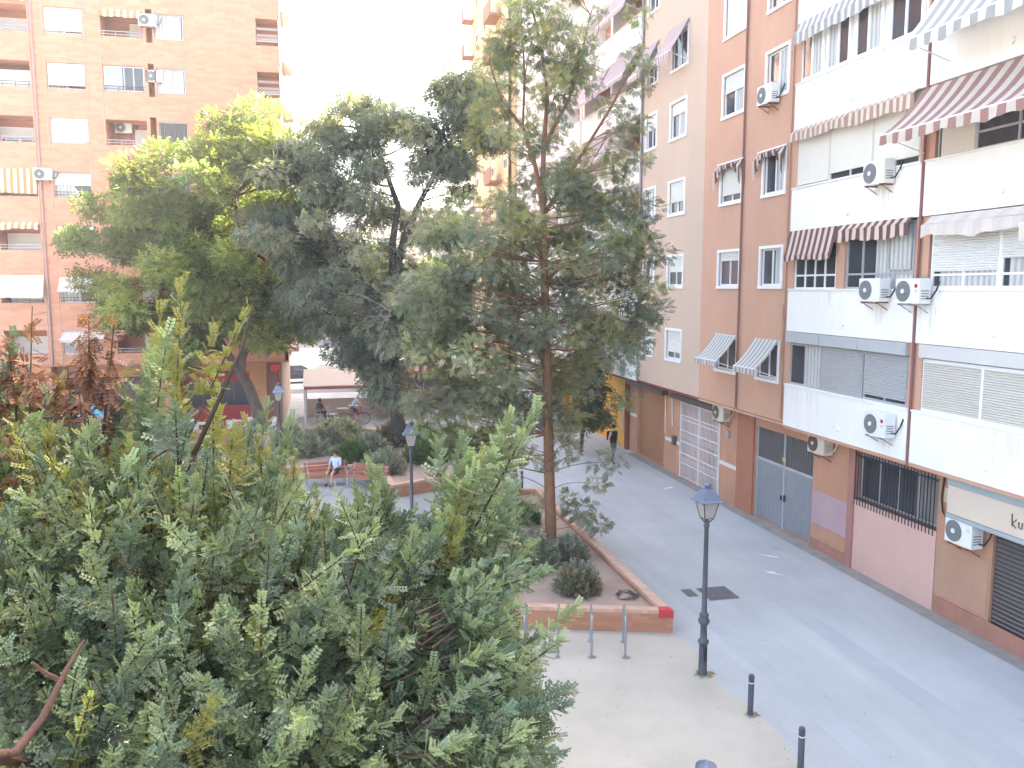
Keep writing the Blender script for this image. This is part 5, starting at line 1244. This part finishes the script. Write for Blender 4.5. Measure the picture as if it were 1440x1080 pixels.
# small leaning tree at the far end of the planter
c5 = sample_crown([(640, 600), (700, 590), (735, 640), (700, 680), (650, 670)], 28, 14, .8)
clump_tree('young_tree', 'young tree with a thin leaning brown trunk near the far bollard', (6.6, 28.0, .36), [(6.6, 28, .36), (6.45, 28, 1.3), (6.3, 28, 2.6)], [.09, .075, .05], c5, rng.uniform(.35, .6, len(c5)), 'feather', 300, .2, [(.08, .12, .05)], BARKR)
# distant trees beyond, sunlit
for i, (x, y, h, r_, lab_) in enumerate(((4.5, 82, 9, 3.2, 'distant sunlit tree at the far road behind the dark forked trunk'), (10.5, 88, 8, 3.0, 'distant sunlit tree right of the first one on the far road'), (-4.5, 100, 8, 3.4, 'distant tree beyond the parked dark car'), (8.0, 64, 7, 2.4, 'yellow green street tree behind the kiosk'))):
    n = 26; u = unit(n); cc = np.array((x, y, h)) + u * rng.uniform(.2, 1, (n, 1)) * np.array((r_, r_, r_ * .8))
    clump_tree('street_tree', lab_, (x, y, 0), [(x, y, 0), (x, y, h * .5), (x, y, h)], [.2, .15, .08], cc, rng.uniform(.8, 1.3, n), 'twig', 80, .45, [(.10, .13, .04), (.12, .15, .045)], BARK, group='trees along the far road')

# ---- shrubs ----
def shrub(label, c, r_, h, n, size, tints, kind='twig', stems=BARK, group='shrubs in the planters', name='shrub'):
    t = thing(name, label, 'shrub', c, 0, group)
    u = unit(n); u[:, 2] = np.abs(u[:, 2]); p = np.array(c) + u * (rng.uniform(.25, 1, (n, 1)) ** .5) * np.array((r_, r_, h)) * (1 + .15 * np.sin(u[:, :1] * 7 + u[:, 1:2] * 5))
    ax = u * .8 + rng.normal(size=(n, 3)) * .4; ax[:, 2] += .5; up = rng.normal(size=(n, 3)) * .6; up[:, 2] += 1
    T = np.vstack([tint_of(tints[i % len(tints)], 1, .35) for i in range(n)])
    V, F = (TW_V, TW_F) if kind == 'twig' else (FE_V, FE_F)
    scatter('foliage', V, F, p, rotm(ax, up), size * rng.uniform(.7, 1.2, n), T, LEAF, t)
    mb = MB()
    for k in range(9):
        q = unit(1)[0]; q[2] = abs(q[2]) + .5; mb.tube(bez(c, np.array(c) + q * np.array((r_, r_, h)) * .7, .2, 4), [.02, .015, .01, .006], 5, cap=False)
    wchild(mb, 'stems', stems, t); return t
GREYG = [(.27, .28, .25), (.21, .22, .19), (.32, .325, .30)]; GRN = [(.09, .15, .05), (.12, .17, .06)]; BRN = [(.24, .17, .11), (.19, .16, .11), (.2, .2, .17)]
for i, (u, v, r_, h, tn, lab_) in enumerate(((752, 795, .75, .75, GREYG, 'grey shrub left of the feathery tree trunk'), (800, 790, .5, .6, GREYG, 'small grey shrub just right behind the feathery tree trunk'), (812, 832, .5, .62, GREYG + BRN, 'grey round shrub with browned base in the triangular planter'),
        (660, 800, .8, .8, GREYG, 'pale grey shrub at the left side of the triangular planter'), (700, 760, .6, .7, GREYG, 'grey shrub behind the others in the triangular planter'), (735, 735, .5, .5, GRN, 'low green shrub beyond the trunk in the triangular planter'))):
    q = onz(u, v, .36); shrub(lab_, (q[0], q[1], .36), r_, h, 1500, .15, tn)
tp_ = onz(880, 838, .38); mb = MB()
for k in range(26):
    a = rng.uniform(0, 6.28); r_ = rng.uniform(.15, .32); p0 = (tp_[0] + r_ * math.cos(a), tp_[1] + r_ * math.sin(a), .39); mb.tube(bez(p0, (tp_[0] + r_ * math.cos(a + 1.3), tp_[1] + r_ * math.sin(a + 1.3), .42), .3, 4), .008, 4, cap=False)
tag(mb.build('dead_twigs', BARKD), 'small ring of dead twigs on the soil near the red corner', kind='stuff')
far = [(430, 640, .95, .9, GREYG, 'pale grey shrub above the bench, leftmost in the far planter'), (462, 622, 1.0, .9, GREYG, 'grey shrub behind the sitting person'), (492, 650, .7, .75, GRN, 'round green shrub between the grey ones of the far planter'), (520, 640, .9, .9, GREYG, 'grey shrub right of the round green one'),
       (540, 665, .8, .8, GREYG, 'grey shrub nearest the lantern in the far planter'), (600, 650, .9, .9, GRN, 'dark green shrub right of the second lamp'), (555, 625, 1.0, 1.0, BRN, 'brownish shrub at the foot of the dark forked trunk'), (590, 625, .9, 1.0, GRN, 'dark shrub behind the second lamp'),
       (625, 640, .7, .7, BRN, 'brown green shrub at the far planter corner'), (410, 625, .9, .8, GREYG, 'grey shrub at the far left of the far planter'), (640, 622, .8, .8, GRN, 'green shrub at the back of the far planter'), (480, 610, 1.0, .7, GREYG, 'grey shrub at the back below the cyclist')]
for (u, v, r_, h, tn, lab_) in far:
    q = onz(u, v, .38); shrub(lab_, (q[0], q[1], .38), r_, h, 1300, .2, tn)

# ---- T0: carob tree in the foreground ----
C0 = np.array((-1.5, 8.2, 3.2))
tree0 = thing('carob_tree', 'large carob tree with paired rounded leaflets filling the lower left foreground', 'tree', (-1.7, 8.2, 0))
sil = [(-60, 500), (0, 520), (60, 560), (110, 600), (170, 615), (240, 640), (300, 665), (350, 655), (385, 650), (408, 670), (415, 700), (470, 715), (500, 700), (520, 690), (560, 715), (600, 730), (640, 690), (660, 640), (700, 615), (735, 640), (730, 690), (738, 730), (742, 780), (715, 840), (735, 885), (752, 950), (765, 1000), (765, 1060), (775, 1200), (-200, 1200), (-200, 500)]
cand = []
n = 60000
u = unit(n); u[:, 2] = np.where(u[:, 2] < -.35, -u[:, 2], u[:, 2]); rr = rng.uniform(.55, 1, (n, 1)) ** .6
P = C0 + u * rr * np.array((4.3, 4.6, 3.5))
uu, vv = projnp(P); ok = inpoly(uu, vv, sil) & (P[:, 1] > 2.6) & (P[:, 0] > -8)
dd = np.linalg.norm(P - np.array((0, 0, CAMH)), axis=1); ok &= dd > 3.6
P = P[ok]
# thin to well spaced shoots
keep = []
hole0 = [(590, 835), (700, 845), (735, 850), (750, 905), (690, 900), (600, 890)]
Tp = P + (P - C0) / np.linalg.norm(P - C0, axis=1, keepdims=True) * .15 + np.array((0, 0, .2)); uu, vv = projnp(Tp); u2, v2 = projnp(P)
P = P[inpoly(uu, vv + 4, sil)]
u2, v2 = projnp(P); P = P[~inpoly(u2, v2, [(600, 852), (700, 855), (730, 860), (740, 892), (690, 892), (600, 888)])]; seen = set()
for p in P:
    k = tuple(np.floor(p / .205).astype(int))
    if k in seen: continue
    seen.add(k); keep.append(p)
    if len(keep) > 4200: break
shoots = [(p, None) for p in keep]
# explicit outer shoots measured on the photo (u, v, distance along Y, length, tint)
G1 = (.25, .30, .155); G2 = (.20, .25, .15); G3 = (.14, .19, .125); OL = (.26, .245, .075); YG = (.33, .33, .09); BR = (.22, .09, .055); BR2 = (.27, .13, .07)
print('shoots', len(keep))
mbT = MB()
trunk = [(-1.7, 8.2, 0), (-1.75, 8.1, 1.2), (-1.6, 8.0, 2.2)]; mbT.tube(trunk, [.22, .18, .15], 10)
limbs = []
for tgt in ((-3.6, 6.6, 4.4), (-2.6, 9.4, 5.0), (-.6, 9.0, 4.6), (.3, 7.6, 4.2), (-1.2, 6.0, 4.4), (-3.9, 8.6, 4.6), (-2.2, 5.0, 4.3)):
    pts = bez(trunk[-1], tgt, .25, 7, .05); mbT.tube(pts, list(np.linspace(.12, .045, 7)), 8, cap=False); limbs += [np.array(q) for q in pts[1:]]
# the bare reddish limb at the lower left
bl0 = [ony(-10, 1062, 4.2), ony(22, 1058, 4.3), ony(60, 1010, 4.4), ony(92, 945, 4.5), ony(118, 900, 4.6)]; mbT.tube(bl0, [.026, .024, .02, .015, .006], 8); mbT.tube([ony(86, 958, 4.5), ony(62, 945, 4.45), ony(45, 932, 4.4)], [.016, .012, .008], 6)
mbT.tube([trunk[-1], (-1.9, 6.6, 3.9), bl0[0]], [.1, .06, .026], 8)
for a, b in (((128, 1000), (122, 940)), ((140, 1060), (160, 960)), ((300, 1075), (400, 1040)), ((150, 1080), (120, 990))):
    mbT.tube(bez(ony(a[0], a[1], 5.2), ony(b[0], b[1], 5.4), .2, 5), [.014, .012, .01, .008, .006], 6, cap=False)
limbs = np.array(limbs); mbW = MB()
PP = []; AA = []; UP = []; TT = []; SS = []
def shoot(p0, dirv, L, tint, nl, size, droop=.0, spread=1.0, jit=.15):
    """a leafy shoot: leaves set spirally along its axis"""
    d = np.array(dirv, float); d /= np.linalg.norm(d)
    s_ = np.cross(d, (0, 0, 1.)) if abs(d[2]) < .95 else np.array((1., 0, 0)); s_ /= np.linalg.norm(s_); t_ = np.cross(s_, d)
    ph = rng.uniform(0, 6.28)
    for i in range(nl):
        q = (i + .5) / nl; a = ph + i * 2.4
        rad = s_ * math.cos(a) + t_ * math.sin(a)
        ax = rad * spread * (1.05 - .55 * q) + d * (.35 + .9 * q); ax[2] -= droop
        ax += rng.normal(size=3) * jit
        PP.append(np.array(p0) + d * L * q); AA.append(ax); up_ = d * 1.0 + np.array((0, 0, .7)) - rad * .2; UP.append(up_); TT.append(np.array(tint) * rng.uniform(.75, 1.25)); SS.append(size * rng.uniform(.8, 1.15) * (1 - .35 * q))
net = limbs.copy(); keep.sort(key=lambda p: np.min(np.linalg.norm(limbs - p, axis=1)))
for p in keep:
    out = p - C0; out /= np.linalg.norm(out); dv = out * .7 + np.array((0, 0, .55)) + rng.normal(size=3) * .3
    cdx = rng.random(); hz = np.clip((p[2] - 2.5) / 4.0, 0, 1)
    if hz > .5 and p[0] < -.6 and p[1] > 6.0 and cdx < .62: tn = (OL, OL, G1, (.19, .24, .09), YG)[rng.integers(5)]
    elif cdx < .05: tn = YG
    else: tn = (G1, G2, G3, G1)[rng.integers(4)]
    if p[0] < -2.6 and p[1] > 7.5 and rng.random() < .22: tn = BR
    tn = np.array(tn) * rng.uniform(.6, 1.25)
    shoot(p - dv * .2, dv, rng.uniform(.35, .6), tn, int(rng.integers(18, 27)), rng.uniform(.115, .165))
    q_ = p - dv * .2; lm = net[np.argmin(np.linalg.norm(net - q_, axis=1) + np.where(np.linalg.norm(net - q_, axis=1) < .02, 9, 0))]
    mbW.tube(bez(lm, q_, .2, 4), [.009, .008, .007, .006], 5, cap=False); net = np.vstack([net, q_])
    mbW.tube([tuple(p - dv * .2), tuple(p + dv / np.linalg.norm(dv) * .3)], [.007, .004], 4, cap=False)
ex = [ # base px, tip px, Y, tint, leaves, size, dead?
 ((245, 640), (255, 400), 7.4, OL, 34, .26), ((215, 620), (235, 470), 7.2, G1, 30, .26), ((290, 560), (350, 430), 7.0, OL, 20, .20), ((300, 640), (300, 520), 7.6, YG, 22, .2),
 ((150, 640), (180, 520), 7.8, OL, 22, .22), ((120, 690), (130, 600), 6.8, G1, 20, .24), ((60, 640), (85, 530), 8, OL, 18, .2), ((30, 700), (60, 600), 7.5, G1, 20, .22),
 ((5, 600), (20, 470), 8, G3, 20, .22), ((190, 700), (200, 560), 7.0, G2, 26, .22), ((330, 700), (345, 590), 8.0, OL, 20, .2), ((390, 690), (410, 590), 8.6, G1, 24, .22), ((360, 680), (375, 570), 8.4, G2, 24, .22),
 ((420, 720), (440, 690), 8.0, G1, 12, .2), ((530, 720), (520, 650), 7.8, G1, 20, .2), ((555, 760), (530, 670), 7.6, G2, 20, .2), ((500, 760), (505, 700), 7.4, G1, 16, .2),
 ((690, 700), (755, 575), 6.6, G1, 34, .24), ((650, 740), (690, 640), 6.6, G1, 30, .24), ((640, 700), (650, 620), 7.0, G2, 22, .22), ((700, 760), (720, 690), 6.2, G2, 24, .22), ((620, 780), (650, 700), 6.2, OL, 20, .2),
 ((690, 830), (775, 800), 5.6, G2, 22, .16), ((720, 950), (790, 900), 5.0, G1, 22, .16), ((740, 1010), (800, 990), 4.8, G3, 24, .16), ((730, 1060), (790, 1060), 4.6, G3, 22, .16), 
]
for k in range(64):
    u = rng.uniform(-20, 430); v = 700 - .15 * abs(u - 200) * 0 + rng.uniform(-70, 60); tn = (OL, OL, G1, G2, YG, BR, G3)[rng.integers(7)]
    if u > 330 and tn is BR: tn = OL
    if u > 260: v += 35
    ex.append(((u, v), (u + rng.uniform(-12, 30), v - rng.uniform(45, 115)), rng.uniform(6.6, 9.2), tn, int(rng.integers(14, 24)), rng.uniform(.15, .21)))
for k in range(34):   # loose right edge
    v = rng.uniform(800, 1080); u = 722 + (v - 800) * .1 + rng.uniform(-60, 0)
    ex.append(((u - 60, v + 25), (u + rng.uniform(-10, 30), v - rng.uniform(-10, 40)), 5.6 - (v - 800) * .004, (G1, G2, G3)[rng.integers(3)], 16, rng.uniform(.13, .17)))
for a, b, Yd, tn, nl, sz in ex:
    p0 = np.array(ony(a[0], a[1], Yd)); p1 = np.array(ony(b[0], b[1], Yd + rng.uniform(-.3, .3))); L = np.linalg.norm(p1 - p0)
    for rep in range(3 if sz > .23 else 2):
        o_ = rng.normal(size=3) * .11 * rep; shoot(p0 + o_, (p1 - p0) + rng.normal(size=3) * .12 * L * rep, L * (1 - .2 * rep), tn, nl, sz * .8, spread=.95)
    mbW.tube([tuple(p0 - (p1 - p0) * .4), tuple(p0), tuple(p0 + (p1 - p0) * .9)], [.012, .009, .004], 5, cap=False)
    q_ = p0 - (p1 - p0) * .4; lm = net[np.argmin(np.linalg.norm(net - q_, axis=1))]; mbW.tube(bez(lm, q_, .2, 5), [.011, .010, .009, .009, .009], 5, cap=False)
# dry red brown shoots at the upper left, and bare leaning pole
dead = [((40, 640), (45, 440), 7.6), ((105, 640), (95, 520), 7.4), ((125, 560), (125, 450), 7.5), ((150, 560), (160, 460), 7.5), ((15, 760), (10, 680), 6.6), ((120, 660), (112, 560), 7.2), ((115, 770), (118, 650), 7.0), ((60, 570), (30, 500), 7.9), ((25, 700), (15, 620), 7.0), ((60, 760), (50, 690), 6.6), ((100, 720), (105, 650), 7.0), ((20, 560), (12, 490), 7.8)]
DP = len(PP)
for a, b, Yd in dead:
    p0 = np.array(ony(*a, Yd)); p1 = np.array(ony(*b, Yd)); L = np.linalg.norm(p1 - p0)
    for rr_ in range(3): shoot(p0 + rng.normal(size=3) * .09 * rr_, p1 - p0, L * (1 - .2 * rr_), BR if rng.random() < .6 else BR2, 26, .17, droop=1.1, spread=.5, jit=.25)
    mbW.tube([tuple(p0 - (p1 - p0) * .5), tuple(p0), tuple(p1 + (p1 - p0) * .05)], [.014, .010, .004], 5, cap=False)
    q_ = p0 - (p1 - p0) * .5; lm = net[np.argmin(np.linalg.norm(net - q_, axis=1))]; mbW.tube(bez(lm, q_, .2, 5), [.011, .010, .009, .009, .009], 5, cap=False)
pole = [ony(272, 640, 7.2), ony(300, 580, 7.1), ony(340, 490, 7.0), ony(352, 440, 7.0)]; mbW.tube(pole, [.022, .018, .012, .006], 6); mbW.tube(bez(limbs[np.argmin(np.linalg.norm(limbs - np.array(pole[0]), axis=1))], pole[0], .2, 5), .022, 6, cap=False)
wchild(mbT, 'trunk', mat('carob bark', (.13, .07, .05), .9, .2, 6, .8, 30), tree0); wchild(mbW, 'twigs', mat('brown green twig', (.085, .06, .04), .9, .2, 6), tree0)
PP = np.array(PP); AA = np.array(AA); UP = np.array(UP); TT = np.clip(np.array(TT), .01, .6); SS = np.array(SS)
print('leaves', len(PP), len(keep))
# a second layer of softer random leaves fills the gaps between shoots
UP = UP + rng.normal(size=UP.shape) * .25
scatter('crown', PI_V, PI_F, PP, rotm(AA, UP), SS, TT, LEAFC, tree0, tintjit=.12)

# ---------------- thin even haze round the whole place, added to imitate lens flare, sky outside ----------------
hm = bpy.data.materials.new('haze'); hm.use_nodes = True; N = hm.node_tree.nodes; N.remove(N['Principled BSDF'])
pv = N.new('ShaderNodeVolumePrincipled'); pv.inputs['Color'].default_value = (.9, .9, .9, 1); pv.inputs['Density'].default_value = .0011
hm.node_tree.links.new(pv.outputs[0], N['Material Output'].inputs['Volume'])
mb = MB(); mb.box(-70, 90, -40, 170, -1.5, 45); hz_ = mb.build('haze', hm); tag(hz_, 'thin pale haze added over the street to imitate lens flare', kind='stuff')
